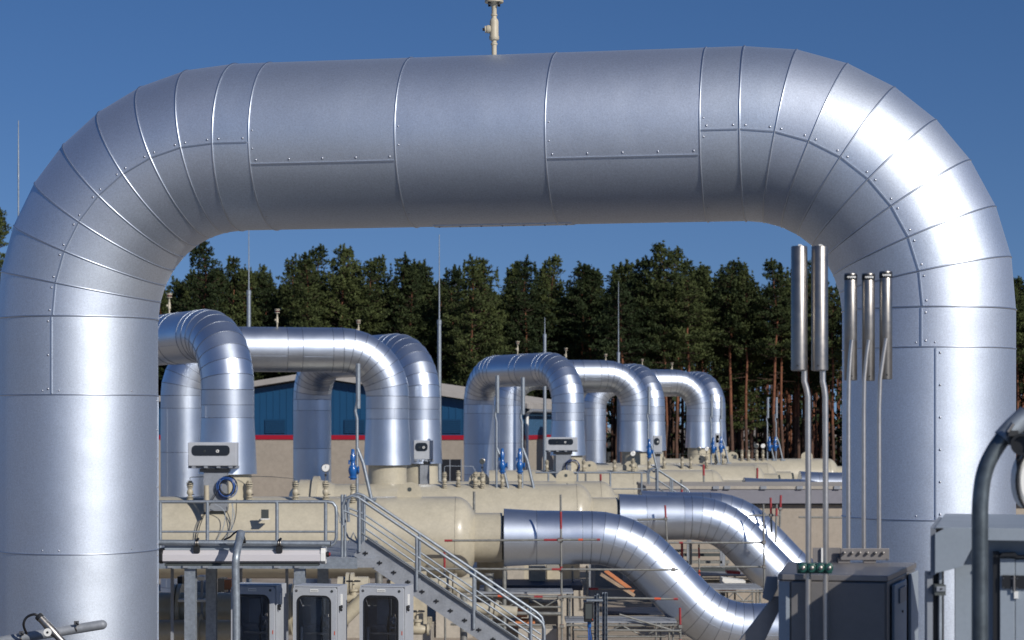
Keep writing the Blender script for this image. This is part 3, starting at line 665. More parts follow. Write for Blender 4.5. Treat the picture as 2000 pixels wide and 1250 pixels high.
for px in (700, 708): q = P(px, 968, 42.3); m = MB(); m.cyl((q.x, 42.3, DK - .1), (q.x, 42.3, q.z), .03, GALV, 10); m.build('upright', t)
m = MB(); m.tube([P(676, 1008, 40.8), P(664, 1020, 40.8), P(660, 1000, 40.8), P(680, 1050, 40.8), P(700, 1062, 40.8)], .02, GALV, 8); m.tube([P(682, 1060, 41.5), P(690, 1040, 41.5), P(700, 1062, 41.5)], .02, GALV, 8); m.build('brace', t)
m = MB(); m.box(-3.1, -2.75, 39.92, 41.0, DK - .20, DK - .02, GALVD); m.build('landing_bracket', t)
# far railing and stair in front of the fourth vessel
rail('platform_railing', 'far thin grey railing in front of the middle window box', [(1046, 923), (1262, 923)], 74, .034, [((1160, 955), (1262, 955))], [(1071, 923), (1128, 923), (1192, 923), (1253, 923)], lambda x: CZ - 3.0)
m = MB(); m.box(.4, 5.6, 74, 76, CZ - 3.06, CZ - 3.0, GALVD)
for x in (.6, 3, 5.4):
    for y in (74.1, 75.9): m.box(x - .07, x + .07, y - .07, y + .07, 0, CZ - 3.062, GALVD)
tag(m.build('far_platform'), 'far narrow steel platform under the thin railing by the middle window box', 'platform')
a = P(1284, 917, 74); b = P(1345, 957, 74)
stair('small far grey stair descending right beside the far thin railing', a.x, a.z - 1.02, b.x, b.z - 1.02, 74, 74.8, treads=True)
wire([(1284, 915), (1284, 965)], 73.9, 'upright grey post at the head of the small far stair', r=.05, mt=GALV, name='stair_post', cat='post')
# ------------------------------------------------------------------ buildings
# blue hall with a shallow gable, turned slightly
def blue_hall():
    ph = R(11); u = Vector((-math.cos(ph), math.sin(ph), 0)); v = Vector((math.sin(ph), math.cos(ph), 0)); O = Vector((.6, 115, 0))
    t = thing('industrial_hall', O, 'blue metal hall with pale roof, red band and beige base behind the pipe loops', 'building')
    Wd = 24.6; L = 30; ze = CZ + .95; zp = CZ + 2.75; zb0 = CZ - .86; zb1 = CZ - .60
    def q(a, b, z): return O + u * a + v * b + UP * z
    def wall_piece(a0, a1, z0, z1, out, mt, m, side='f', zt_=None):
        if side == 'f': pts = [q(a0, -out, z0), q(a1, -out, z0), q(a1, -out, z1 if zt_ is None else zt_[1]), q(a0, -out, z1 if zt_ is None else zt_[0])]; ext = v * .25
        else: pts = [q(-out, a0, z0), q(-out, a1, z0), q(-out, a1, z1), q(-out, a0, z1)]; ext = u * .25
        m.prism(pts, ext, mt)
    m = MB(); wall_piece(0, Wd, 0, zb0, 0, WALLC, m); wall_piece(0.26, L, 0, zb0, 0, WALLC, m, 's'); m.build('base_wall', t)
    m = MB(); wall_piece(-.05, Wd, zb0, zb1, .05, REDW, m); wall_piece(.3, L, zb0, zb1, .05, REDW, m, 's'); m.build('red_band', t)
    m = MB(); pts = [q(0, 0, zb1), q(Wd, 0, zb1), q(Wd, 0, ze), q(Wd / 2, 0, zp - .05), q(0, 0, ze)]; m.prism(pts, v * .25, BLUEW)
    for i in range(60):     # profiled sheet ribs
        a = Wd * (i + .5) / 60; zz = ze + (zp - ze) * (1 - abs(a - Wd / 2) / (Wd / 2)) - .1; m.prism([q(a - .04, -.025, zb1), q(a + .04, -.025, zb1), q(a + .04, -.025, zz), q(a - .04, -.025, zz)], v * .024, BLUEW)
    m.build('gable_wall', t)
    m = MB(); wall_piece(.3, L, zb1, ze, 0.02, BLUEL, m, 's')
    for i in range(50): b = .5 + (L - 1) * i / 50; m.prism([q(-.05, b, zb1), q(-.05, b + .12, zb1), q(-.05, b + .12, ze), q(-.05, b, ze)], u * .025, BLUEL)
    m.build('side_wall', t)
    for s_ in (1, -1):
        m = MB(); e0 = 0 if s_ == 1 else Wd; ov = -.5 * s_
        def rp(a, b, z): return q(a, b, z)
        sl_ = (zp - ze) / (Wd / 2)
        A1 = rp(e0 + ov, -.6, ze - .5 * sl_ + .06); B1 = rp(Wd / 2, -.6, zp + .06); A2 = rp(e0 + ov, L, ze - .5 * sl_ + .06); B2 = rp(Wd / 2, L, zp + .06)
        m.prism([A1, B1, B2, A2], UP * .28, ROOFM)
        for i in range(26):
            b = -.4 + (L + .2) * i / 26; nA = A1.lerp(A2, i / 26 + .01); nB = B1.lerp(B2, i / 26 + .01); k = UP * .281
            m.prism([nA + k, nB + k, nB + k + v * .25, nA + k + v * .25], UP * .07, ROOFM)
        m.build('roof', t)
    for cx in (538, 694, 830, 882):
        # panels set in the gable wall
        px = cx; X = None
        for it in range(400):
            a = Wd * it / 400; p_ = q(a, 0, 0); sx = 1000 + p_.x / p_.y * F
            if sx <= px: X = a; break
        if X is None: continue
        m = MB(); m.prism([q(X - .62, -.06, CZ - .50), q(X + .62, -.06, CZ - .50), q(X + .62, -.06, CZ + .33), q(X - .62, -.06, CZ + .33)], v * .03, BLUED)
        for i in range(7): z = CZ - .48 + i * .115; m.prism([q(X - .6, -.085, z), q(X + .6, -.085, z), q(X + .6, -.085, z + .05), q(X - .6, -.085, z + .05)], v * .024, BLUED)
        m.build('louvre_panel', t)
    for (px0, px1) in ((858, 902), (1036, 1068)):
        a_ = []
        if px0 < 1000:
            for px in (px0, px1):
                for it in range(800):
                    a = Wd * it / 800; p_ = q(a, 0, 0)
                    if 1000 + p_.x / p_.y * F <= px: a_.append(a); break
            m = MB(); m.prism([q(a_[0], -.03, CZ - 4.6), q(a_[1], -.03, CZ - 4.6), q(a_[1], -.03, CZ - 2.0), q(a_[0], -.03, CZ - 2.0)], v * .025, GLASSD); w_ = m.build('window', t)
            m = MB()
            for f in (0, .5, 1.0): a = a_[0] + (a_[1] - a_[0]) * f; m.prism([q(a - .03, -.07, CZ - 4.6), q(a + .03, -.07, CZ - 4.6), q(a + .03, -.07, CZ - 2.0), q(a - .03, -.07, CZ - 2.0)], v * .035, GALVD)
            f_ = m.build('frame', w_); f_.location = (0, 0, 0)
    m = MB(); m.cyl(q(-.2, .4, 1), q(-.2, .4, ze - .3), .09, LABEL, 12); m.tube([q(-.2, .4, ze - .35), q(-.3, .4, ze - .2), q(-.5, .4, ze - .1)], .09, LABEL, 12); m.build('downpipe', t)
    m = MB(); m.tube([q(-.55, -.3, ze - .12), q(-.55, L, ze - .12)], .10, GALVD, 10); m.build('gutter', t)
    m = MB(); m.cyl(P(1041, 850, 113), P(1041, 858, 113), .1, LABEL, 8)
blue_hall()
# low flat roofed building
def low_building():
    t = thing('flat_building', (14, 79, 0), 'long low beige building with flat grey roof edge, right of centre behind the pipes', 'building')
    x0, x1, y0, y1 = 5.6, 30, 78.5, 84; zt_ = CZ - 2.42
    m = MB(); m.box(x0, x1, y0, y1, 0, zt_ - .72, WALLC); m.build('wall', t)
    m = MB()
    for i in range(1, 7): m.box(x0 + i * 4 - .012, x0 + i * 4 + .012, y0 - .004, y0, 0, zt_ - .8, GASKET)
    m.build('panel_joints', t)
    m = MB(); m.box(x0 - .3, x1, y0 - .3, y1 + .1, zt_ - .66, zt_ - .10, FASC); m.build('fascia', t)
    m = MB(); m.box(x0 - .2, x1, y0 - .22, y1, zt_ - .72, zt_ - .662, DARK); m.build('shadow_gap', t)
    m = MB(); m.box(x0 - .34, x1, y0 - .34, y1 + .14, zt_ - .098, zt_ + .02, CONC); m.build('roof_kerb', t)
    for px in (1399, 1421, 1492, 1563, 1636, 1700): x = (px - 1000) / F * 78; m = MB(); m.box(x - .12, x + .12, y0 - .40, y0 - .342, zt_ - .10, zt_ + .025, GALVD); m.build('clip', t)
low_building()
# stacked steel and boards on the slope in front of it (scaffold bays behind the first outlet pipe)
# ------------------------------------------------------------------ lightning rods
def rod(px, y0, yk, y1, D, label, k_=1.0):
    a = P(px, y0, D); k = P(px, yk, D); t = thing('lightning_rod', (a.x, D, 0), label, 'lightning rod', 'lightning rods')
    m = MB(); m.tube([(a.x, D, 0), (a.x, D, k.z)], [.11 * k_, .075 * k_], GALV, 10); m.build('mast', t)
    m = MB(); m.lathe((a.x, D, k.z - .12), UP, [(.09 * k_, 0), (.09 * k_, .16), (.05 * k_, .2)], GALV, 10); m.build('coupling', t)
    m = MB(); m.tube([(a.x, D, k.z), (a.x, D, a.z)], [.03, .014], GALV, 8); m.build('tip', t)
rod(36, 235, 343, 0, 60, 'thin white lightning rod in the sky left of the near arch', .32)
rod(486, 445, 570, 0, 76, 'lightning rod with thick grey lower mast rising behind the broad loop')
rod(858, 458, 628, 0, 76, 'slender lightning rod left of the picture centre, against the sky')
rod(1064, 620, 655, 0, 97, 'short thick lightning rod rising behind the mid picture loop')
rod(1208, 550, 690, 0, 108, 'thin dark lightning rod before the tallest pine')
# ------------------------------------------------------------------ pines
def pine(seed, H, cb, wid, sparse=0):
    """trunk, limbs and needle clumps of one pine; cb = height where the crown starts"""
    rnd = random.Random(seed); tr = MB(); cr = MB()
    bend = [Vector((rnd.uniform(-.04, .04) * i, rnd.uniform(-.04, .04) * i, H * i / 8)) for i in range(9)]
    def ax(z): f = max(0, min(7.999, z / H * 8)); i = int(f); return bend[i].lerp(bend[i + 1], f - i)
    tr.tube(bend[:4], [.20, .17, .155, .14], BARKD, 8); tr.tube(bend[3:], [.14, .125, .105, .08, .05, .02], BARK, 8)
    for i in range(8):
        z = rnd.uniform(max(3, cb - 5), cb + 1); a = rnd.uniform(0, 2 * PI); c = ax(z); L = rnd.uniform(.5, 1.6); tr.tube([c, c + Vector((L * math.cos(a), L * math.sin(a), rnd.uniform(-.2, .3)))], [.03, .012], BARKD, 5)
    def clump(c, r, n, fl=.5):
        for _ in range(n):
            d = Vector((rnd.gauss(0, 1), rnd.gauss(0, 1), rnd.gauss(0, fl))); d = d.normalized() * r * rnd.random() ** .4; d.z *= fl + .2
            p_ = c + d; s_ = rnd.uniform(.09, .20); a = Vector((rnd.gauss(0, 1) + d.x / r, rnd.gauss(0, 1) + d.y / r, rnd.gauss(0.9, .7))).normalized(); b = a.cross(Vector((rnd.gauss(0, 1), rnd.gauss(0, 1), rnd.gauss(0, 1)))).normalized()
            cr.add([p_ - a * s_ * .7, p_ - b * s_ * .36, p_ + a * s_, p_ + b * s_ * .36], [(0, 1, 2, 3)], NEEDLE)
    z = cb
    while z < H - .25:
        f = (z - cb) / (H - cb); w_ = wid * (1.0 - f ** 1.05) * (.5 + .5 * min(1, f * 4 + .2)) + .18
        nb = rnd.randint(5, 6) if f > .25 else rnd.randint(3, 5)
        if rnd.random() < sparse * (1 - f): z += .5
        a0 = rnd.uniform(0, 2 * PI)
        for k in range(nb):
            a = a0 + 2 * PI * k / nb + rnd.uniform(-.35, .35); L = w_ * rnd.uniform(.6, 1.25); c = ax(z); el = rnd.uniform(.05, .30) + f * .45
            e = c + Vector((L * math.cos(a), L * math.sin(a), L * el)); tr.tube([c, c.lerp(e, .5) - Vector((0, 0, .05 * L)), e], [.04 * (1 - f) + .015, .025, .01], LIMB, 4, False)
            m_ = max(1, int(L / .42))
            for q in range(m_):
                g_ = (q + 1) / m_; cc = c.lerp(e, .3 + .7 * g_) + Vector((rnd.uniform(-.2, .2), rnd.uniform(-.2, .2), rnd.uniform(-.08, .14)))
                clump(cc, .24 + .22 * (1 - f) + rnd.uniform(0, .14), 26)
        z += rnd.uniform(.30, .48)
    for q in range(7): clump(ax(H) + Vector((0, 0, .1 - .22 * q)), .07 + .05 * q, 14, 1.3)
    for q in range(9):      # upright leaders that give the ragged skyline
        a = rnd.uniform(0, 2 * PI); rr = rnd.uniform(.3, 1.5); base = ax(H - rr * 1.5) + Vector((rr * math.cos(a), rr * math.sin(a), rnd.uniform(-.2, .2))); hh = rnd.uniform(.5, 1.1)
        for k in range(5): clump(base + Vector((0, 0, hh * k / 4)), .20 - .035 * k, 10, 1.3)
    return tr, cr
LIMB = mat('grey_pine_limb', (0.07, 0.045, 0.033), 0.95)
protos = []
def pine_thing(tr, cr, label):
    t = thing('pine_tree', (0, 0, 0), label, 'pine tree', 'pines of the forest behind the plant')
    a = tr.build('trunk', t); b = cr.build('crown', t); a.location = b.location = (0, 0, 0); return t
rnd = random.Random(42)
specs = [(1, 22, 10.5, 3.3, .05), (2, 23, 11.5, 3.1, .1), (3, 21, 8.5, 3.6, .05), (4, 24, 14.5, 3.1, .15), (5, 20, 12, 2.9, .15), (6, 22.5, 7, 3.8, .05), (7, 21.5, 13.5, 3.0, .2)]
treeL = {}
NT = 0
def put_pine(k, x, y, H, label, first={}):
    """first use of a kind moves the prototype, later ones copy it"""
    global NT
    sc = H / specs[k][1]; rz = rnd.uniform(0, 6.28)
    if k not in first:
        tr, cr = pine(*specs[k]); t = pine_thing(tr, cr, label); first[k] = t; t.location = (x, y, 0); t.scale = (sc,) * 3; t.rotation_euler.z = rz
    else: t = copy_tree(first[k], (x, y, 0), label, None, (sc * rnd.uniform(.92, 1.12),) * 2 + (sc,), rz)
    NT += 1
# named skyline trees: px, top py, kind
D0 = 168
sky_t = [(-6, 412, 5, 'dark pine at the left picture edge beside the near arch'), (398, 470, 2, 'tallest pine left, filling the inner corner of the near arch'), (455, 505, 5, 'pine beside the thick lightning rod, on its left'),
 (520, 540, 0, 'low rounded pine right of the thick lightning rod'), (570, 505, 2, 'pine with small double tip left of the twin tall pines'), (622, 480, 3, 'left one of the twin tall pines above the broad loop'), (670, 480, 4, 'right slimmer one of the twin tall pines above the broad loop'),
 (742, 505, 5, 'broad round topped pine above the tucked loop'), (805, 522, 0, 'flat topped pine left of the slender lightning rod'), (832, 520, 2, 'pine touching the slender lightning rod on its left'), (882, 522, 4, 'small pointed pine right of the slender lightning rod'), (945, 508, 5, 'full rounded pine above the left leg of the mid picture loop'),
 (1007, 515, 1, 'pointed slim pine above the mid picture loop'), (1080, 500, 3, 'sharp tipped pine above the right half of the mid picture loop'), (1140, 520, 0, 'middling pine left of the thin dark lightning rod'), (1205, 526, 2, 'pine right behind the thin dark lightning rod'), (1295, 478, 6, 'tallest pine right of centre with bare orange trunk'),
 (1322, 484, 3, 'second tip just right of the tallest central pine'), (1256, 505, 4, 'pine with a crooked side tip left of the tallest central one'), (1372, 528, 0, 'small pine right of the tallest central one'), (1430, 512, 6, 'wide pine with long bare trunk right of the small far loops'), (1450, 520, 5, 'rounded pine behind the wide one with the long bare trunk'),
 (1513, 508, 3, 'pointed pine left of the two stainless canisters'), (1560, 530, 1, 'pine peeking between and behind the stainless canisters'), (1990, 548, 5, 'dark pine at the right picture edge beside the near arch')]
for px, py, k, lb in sky_t:
    D = 172 + rnd.uniform(-4, 8) if px > 0 else 150; x = (px - 1000) / F * D; H = CZ + (830 - py) / F * D
    put_pine(k, x, D, H, lb)
FL = 'pine in the dense dark forest row behind the vessels, one among its like'
for row in range(10):
    D = 169 + row * 5.5; n = (26, 24, 24, 22, 22, 20, 20, 20, 20, 20)[row]; half = 1080 / F * D
    for i in range(n):
        x = -half + 2 * half * (i + rnd.uniform(.05, .95)) / n; px = 1000 + x / D * F
        H = rnd.uniform(18.6, 21.6) + row * .14
        k = rnd.choice([3, 6, 4, 6, 3, 1] if row > 3 else [3, 4, 6, 6]) if px > 1130 else rnd.choice([0, 2, 5, 2, 3, 1])
        put_pine(k, x, D + rnd.uniform(-3, 3), H, FL)
# ------------------------------------------------------------------ scaffolding round the outlet pipes
def pole(p0, p1, label, reds=(), t=None, r=.030, coup=(), name='scaffold_pole'):
    """one scaffold tube given by two (px, py, D) ends; reds = painted bands along it (fractions)"""
    a = P(*p0); b = P(*p1); t = thing(name, a, label, 'scaffold tube', 'scaffold tubes'); m = MB(); m.cyl(a, b, r, SCAF, 10); m.build('tube', t)
    for f0, f1, mt in reds: m = MB(); m.cyl(a.lerp(b, f0), a.lerp(b, f1), r * 1.08, mt, 10); m.build('painted_band', t)
    for f in coup:
        c = a.lerp(b, f); m = MB(); d = (b - a).normalized(); m.cyl(c - d * .05, c + d * .05, r * 1.9, RUST, 8); m.box(c.x - .05, c.x + .05, c.y - .07, c.y + .03, c.z - .04, c.z + .04, SCAF); m.build('coupler', t)
    return t
pole((1095, 966, 53.4), (1098, 1300, 53.4), 'upright scaffold tube in front of the nearest silver outlet pipe', [(.10, .2, RED), (.42, .45, RED)], coup=(.265, .44, .61, .77))
pole((868, 1056, 53.3), (1172, 1054, 53.3), 'scaffold tube across the nearest outlet pipe, highest of the level ones', [(0, .05, RED), (.64, .74, RED), (.86, .89, ORANGE), (.98, 1, RED)], coup=(.74,))
pole((868, 1111, 53.3), (1324, 1113, 53.3), 'scaffold tube across the nearest outlet pipe, middle one of the level ones', [(.46, .5, RED)], coup=(.98,))
pole((905, 1163, 53.3), (1324, 1170, 53.3), 'scaffold tube across the nearest outlet pipe, lowest of the level ones', [(.16, .2, ORANGE), (.33, .37, RED), (.89, .92, ORANGE), (.98, 1, RED)], coup=(.45,))
pole((868, 1075, 53.5), (870, 1300, 53.5), 'upright scaffold tube with red top left of the nearest nozzle', [(0, .17, RED)])
pole((1146, 1105, 55.9), (1147, 1172, 55.9), 'short upright scaffold tube under the nearest outlet pipe')
pole((1118, 1106, 57.2), (1120, 1300, 57.2), 'upright scaffold tube with forked head under the nearest outlet pipe')
pole((1150, 1150, 56.0), (1243, 1150, 56.0), 'short level scaffold tube under the slope of the nearest outlet pipe', [(0, .2, RED)])
pole((985, 1107, 54.6), (985, 1240, 54.6), 'pale upright prop under the wide end of the nearest outlet pipe', r=.06)
pole((1328, 1187, 53.6), (1330, 1300, 53.6), 'upright scaffold tube with red top beside the lower bend', [(0, .35, RED), (.55, .7, ORANGE)], coup=(.32,))
pole((1299, 987, 65.5), (1303, 1060, 65.5), 'upright scaffold tube with red top before the second outlet pipe', [(0, .38, RED)], coup=(.36,))
pole((1245, 1015, 65.5), (1300, 1014, 65.5), 'short level scaffold tube left of the red topped upright', r=.034)
pole((1306, 1060, 65.4), (1492, 1060, 65.4), 'level scaffold tube across the slope of the second outlet pipe', [(.11, .15, RED)], coup=(.99,), r=.034)
pole((1491, 985, 65.3), (1493, 1150, 65.3), 'upright scaffold tube before the slope of the second outlet pipe', coup=(.45, .74), r=.034)
pole((1370, 1107, 65.5), (1493, 1107, 65.5), 'level scaffold tube low across the second outlet pipe', r=.034)
pole((1332, 1060, 67.9), (1332, 1090, 67.9), 'short red upright scaffold tube below the second outlet pipe', [(0, 1, RED)], r=.04)
pole((1349, 1060, 68.6), (1349, 1103, 68.6), 'short dark upright scaffold tube below the second outlet pipe', r=.05)
pole((1365, 1063, 67.0), (1366, 1130, 67.0), 'upright scaffold tube with red bands and orange foot', [(.1, .4, RED), (.75, .95, ORANGE)])
pole((1462, 1007, 69.0), (1525, 1006, 69.0), 'level scaffold tube beside the third outlet pipe', r=.036)
pole((1505, 972, 69.0), (1507, 1040, 69.0), 'upright scaffold tube with red top before the grey fascia, left of two', [(0, .45, RED)], coup=(.5,), r=.036)
pole((1525, 967, 69.0), (1523, 1030, 69.0), 'upright scaffold tube with red top before the grey fascia, right of two', [(0, .42, RED)], coup=(.42,), r=.036)
pole((1517, 985, 68.8), (1515, 1060, 68.8), 'upright scaffold tube against the bright third outlet pipe', [(.1, .3, RED)], r=.036)
pole((1108, 944, 67.0), (1109, 998, 67.0), 'short upright tube with orange mark before the second vessel dome', [(.7, .85, ORANGE)], r=.03)
pole((926, 960, 60.0), (926, 1010, 60.0), 'short dark upright tube above the nearest vessel dome', r=.04)
pole((1144, 925, 74.0), (1144, 946, 74.0), 'tiny dark upright tube behind the second vessel', r=.04)
pole((1173, 926, 74.5), (1173, 945, 74.5), 'tiny upright tube with red top behind the second vessel', [(0, .8, RED)], r=.04)
pole((1374, 907, 84.0), (1375, 950, 84.0), 'upright tube with long red top before the fourth vessel', [(0, .5, RED)], r=.045)
pole((1331, 937, 77.0), (1332, 975, 77.0), 'upright tube with red foot above the second outlet pipe', [(.5, .95, RED)], r=.04)
pole((1479, 914, 90.0), (1479, 950, 90.0), 'thin red upright tube before the paired domes', [(0, .6, RED)], r=.045)
def scaffold_deck(x0, x1, y0, y1, z, label, boards=WOOD, truss=True):
    t = thing('scaffold_deck', (x0, y0, 0), label, 'scaffold deck', 'scaffold decks')
    n = 4
    m = MB(); dy = (y1 - y0) / n
    for i in range(n): m.box(x0, x1, y0 + i * dy + .01, y0 + (i + 1) * dy - .01, z + (i % 2) * .006, z + .05 + (i % 2) * .006, boards)
    m.build('boards', t)
    if truss:
        m = MB(); m.cyl((x0, y0, z - .06), (x1, y0, z - .06), .03, SCAF, 8); m.cyl((x0 + .3, y0, z - .36), (x1 - .3, y0, z - .36), .03, SCAF, 8)
        for q in range(4):
            xa = x0 + .3 + (x1 - x0 - .6) * q / 4; xb = xa + (x1 - x0 - .6) / 4; m.cyl((xa, y0, z - .36 if q % 2 else z - .06), (xb, y0, z - .06 if q % 2 else z - .36), .02, SCAF, 8)
        m.build('truss', t)
    for x in (x0 + .1, x1 - .1):
        for y in (y0 + .06, y1 - .06): m = MB(); m.cyl((x, y, 0), (x, y, z - .01), .028, SCAF, 8); m.build('standard', t)
    return t
q = lambda px, D: (px - 1000) / F * D
zz = lambda py, D: CZ + (830 - py) / F * D
scaffold_deck(q(935, 54.6), q(1120, 54.6), 54.6, 57.0, zz(1160, 54.6), 'grey scaffold deck with dark cloth under the wide end of the nearest outlet pipe', GALVD)
scaffold_deck(q(1105, 53.6), q(1322, 53.6), 53.6, 55.0, zz(1217, 53.6), 'scaffold deck with truss in front of the nearest outlet pipe slope', GALVD)
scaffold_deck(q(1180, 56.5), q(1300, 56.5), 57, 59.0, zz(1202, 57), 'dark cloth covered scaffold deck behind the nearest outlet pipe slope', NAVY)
scaffold_deck(q(1380, 64), q(1490, 64), 64, 66, zz(1152, 64), 'scaffold deck between the first and second outlet pipe slopes', GALVD)
scaffold_deck(q(1330, 72), q(1510, 72), 72, 76, zz(1126, 72), 'grey plank deck before the beige wall, loaded with boards', GALVD)
for k, (py, px0, px1) in enumerate(((1076, 1300, 1420), (1084, 1330, 1412), (1098, 1340, 1425), (1113, 1366, 1440), (1136, 1372, 1490))):
    m = MB(); D = 76.5 - k * .9; a = P(px0, py, D); b = P(px1, py, D); m.box(a.x, b.x, D, D + .35, a.z - .05, a.z + .05, GASKET if k % 2 else SCAF)
    for px in (px0 + 4, px1 - 4): x = q(px, D); m.box(x - .03, x + .03, D + .1, D + .16, 0, a.z - .052, SCAF)
    tag(m.build('cable_tray'), ['long dark beam before the beige wall, topmost', 'dark beam before the beige wall, second from top', 'dark beam before the beige wall, middle one', 'dark beam before the beige wall, fourth from top', 'lowest dark beam before the beige wall'][k], 'beam', 'dark beams before the beige wall')
def board(px0, py0, px1, py1, D, w_, label, mt=WOOD, h=.06, rz=0):
    a = P(px0, py0, D); b = P(px1, py1, D); d = b - a; n = Vector((-d.z, 0, d.x)).normalized() * h; m = MB()
    m.prism([a, b, b + n, a + n], (0, w_, 0), mt); return tag(m.build('wooden_board'), label, 'board')
board(1180, 1117, 1236, 1158, 60.5, .4, 'orange brown plank leaning under the nearest outlet pipe, upper', COPPER, .10)
board(1172, 1124, 1238, 1166, 59.5, .4, 'pale plank leaning under the nearest outlet pipe, lower', WOOD, .08)
board(1410, 1140, 1455, 1146, 69, .8, 'pale board lying on the planks before the beige wall', LABEL, .2)
board(1395, 1152, 1437, 1158, 68.5, .8, 'reddish board beneath the pale one before the beige wall', COPPER, .1)
board(1420, 1120, 1446, 1122, 71, .6, 'small dark red crate on the planks before the beige wall', RED, .1)
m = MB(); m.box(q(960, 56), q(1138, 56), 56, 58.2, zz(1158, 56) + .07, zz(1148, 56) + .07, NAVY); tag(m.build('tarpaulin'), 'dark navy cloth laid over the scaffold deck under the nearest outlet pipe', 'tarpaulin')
# foundations, supports and low piping under the vessels
def block(px0, px1, py0, py1, D, dep, label, mt=CONC):
    m = MB(); m.box(q(px0, D), q(px1, D), D, D + dep, zz(py1, D), zz(py0, D), mt); return tag(m.build('foundation_block', bevel=.02), label, 'concrete block', 'blocks under the vessels')
block(1033, 1066, 1106, 1145, 57.5, 1.2, 'beige block under the nearest outlet pipe behind its scaffold deck', BEIGED)
block(1068, 1094, 1110, 1148, 58.2, 1.6, 'second beige block beside the upright scaffold tube', BEIGED)
block(1033, 1090, 1178, 1300, 58, 1.6, 'tall beige block below the scaffold deck, left of the upright tube', CONC)
block(985, 1033, 1170, 1182, 58, 1.6, 'thin pale slab left of the tall beige block', CONC)
block(1012, 1088, 1228, 1330, 54.5, 1.2, 'pale foot block at the bottom edge beside the stair end', CONC)
block(1000, 1030, 1188, 1206, 56, 1.0, 'small orange primed block beneath the slab', COPPER)
block(1006, 1045, 1214, 1226, 55.5, 1.0, 'orange primed block above the pale foot block', COPPER)
def lowpipe(p0, p1, r, label, mt=BEIGE, fl=()):
    a = P(*p0); b = P(*p1); t = thing('low_pipe', a, label, 'pipe', 'low beige pipes under the vessels'); m = MB(); m.cyl(a, b, r, mt, 28); m.build('pipe_run', t)
    d = (b - a).normalized()
    for f in fl: c = a.lerp(b, f); m = MB(); m.lathe(c - d * .1, d, [(r, 0), (r * 1.5, .0), (r * 1.5, .08), (r * 1.02, .085), (r * 1.02, .11), (r * 1.5, .115), (r * 1.5, .2), (r, .2)], mt, 24); m.build('flange', t)
    return t
lowpipe((180, 1190, 46.6), (660, 1190, 46.6), .40, 'beige pipe run in shade under the platform, behind the columns', fl=(.35, .8))
lowpipe((840, 1143, 51), (930, 1143, 51), .20, 'short beige pipe under the nearest vessel dome', fl=(.5,))
lowpipe((660, 1142, 49), (720, 1142, 49), .20, 'short beige pipe under the stair head', fl=(.4,))
lowpipe((180, 1236, 45.5), (520, 1236, 45.5), .30, 'lower beige pipe run in deep shade by the left columns', fl=(.6,))
lowpipe((655, 1225, 45), (720, 1160, 45), .16, 'beige pipe rising beside the right window enclosure')
lowpipe((860, 1180, 48), (1010, 1196, 48), .14, 'thin beige pipe behind the stair handrails', fl=(.2, .7))
def small_valve(px, py, D, s_, label):
    c = P(px, py, D); t = thing('gate_valve', c, label, 'valve', 'small beige valves behind the stair'); m = MB()
    m.lathe(c + Vector((-.22 * s_, 0, 0)), (1, 0, 0), [(.11 * s_, 0), (.11 * s_, .04 * s_), (.06 * s_, .05 * s_), (.09 * s_, .14 * s_), (.09 * s_, .30 * s_), (.06 * s_, .39 * s_), (.11 * s_, .40 * s_), (.11 * s_, .44 * s_)], BEIGED, 18)
    m.lathe(c, UP, [(.06 * s_, 0), (.06 * s_, .14 * s_), (.09 * s_, .15 * s_), (.09 * s_, .19 * s_), (.025 * s_, .20 * s_), (.02 * s_, .36 * s_)], BEIGED, 16); m.build('valve_body', t)
    m = MB(); m.torus(c + UP * .34 * s_, Vector((1, 0, 0)), Vector((0, 1, 0)), .13 * s_, .012 * s_, DARK, 24, 6); m.cyl(c + Vector((-.13 * s_, 0, .34 * s_)), c + Vector((.13 * s_, 0, .34 * s_)), .01 * s_, DARK, 6); m.build('handwheel', t)
small_valve(858, 1163, 47.6, 1.3, 'small beige valve behind the stair, under the nearest vessel dome')
small_valve(880, 1180, 47.6, 1.1, 'small beige valve behind the middle of the stair, right neighbour of the first')
small_valve(690, 1170, 45.5, 1.2, 'small beige valve glimpsed between the two right window enclosures')
small_valve(815, 1230, 44, 1.2, 'small beige valve low beside the right window enclosure')
# white and dark boxes glimpsed under the platform
for (x0, x1, y0, y1, D, mt, lb) in ((383, 400, 1126, 1134, 46, LABEL, 'white tray edge in the shade, upper one behind the columns'), (347, 402, 1171, 1176, 46, LABEL, 'white tray edge in the shade, middle one behind the columns'), (348, 366, 1215, 1240, 46, LABEL, 'white panel low in the shade behind the left column'), (384, 402, 1214, 1222, 46, LABEL, 'white tray edge in the shade, lowest one'),
    (438, 452, 1132, 1152, 47, COPPER, 'orange primed box between the columns, upper'), (438, 452, 1158, 1175, 47, COPPER, 'orange primed box between the columns, lower'), (383, 402, 1136, 1168, 47, BLUEGREY, 'dark blue grey case behind the left columns'), (346, 356, 1126, 1174, 47, DARK, 'narrow black case behind the left column'), (425, 439, 1130, 1176, 48, DARK, 'narrow black case right of the dark column')):
    m = MB(); a = P(x0, y1, D); b = P(x1, y0, D); m.box(a.x, b.x, D, D + .5, a.z, b.z, mt); m.box((a.x + b.x) / 2 - .03, (a.x + b.x) / 2 + .03, D + .2, D + .26, 0, a.z - .001, GALVD); tag(m.build('equipment_case', bevel=.01), lb, 'case', 'cases under the platform')
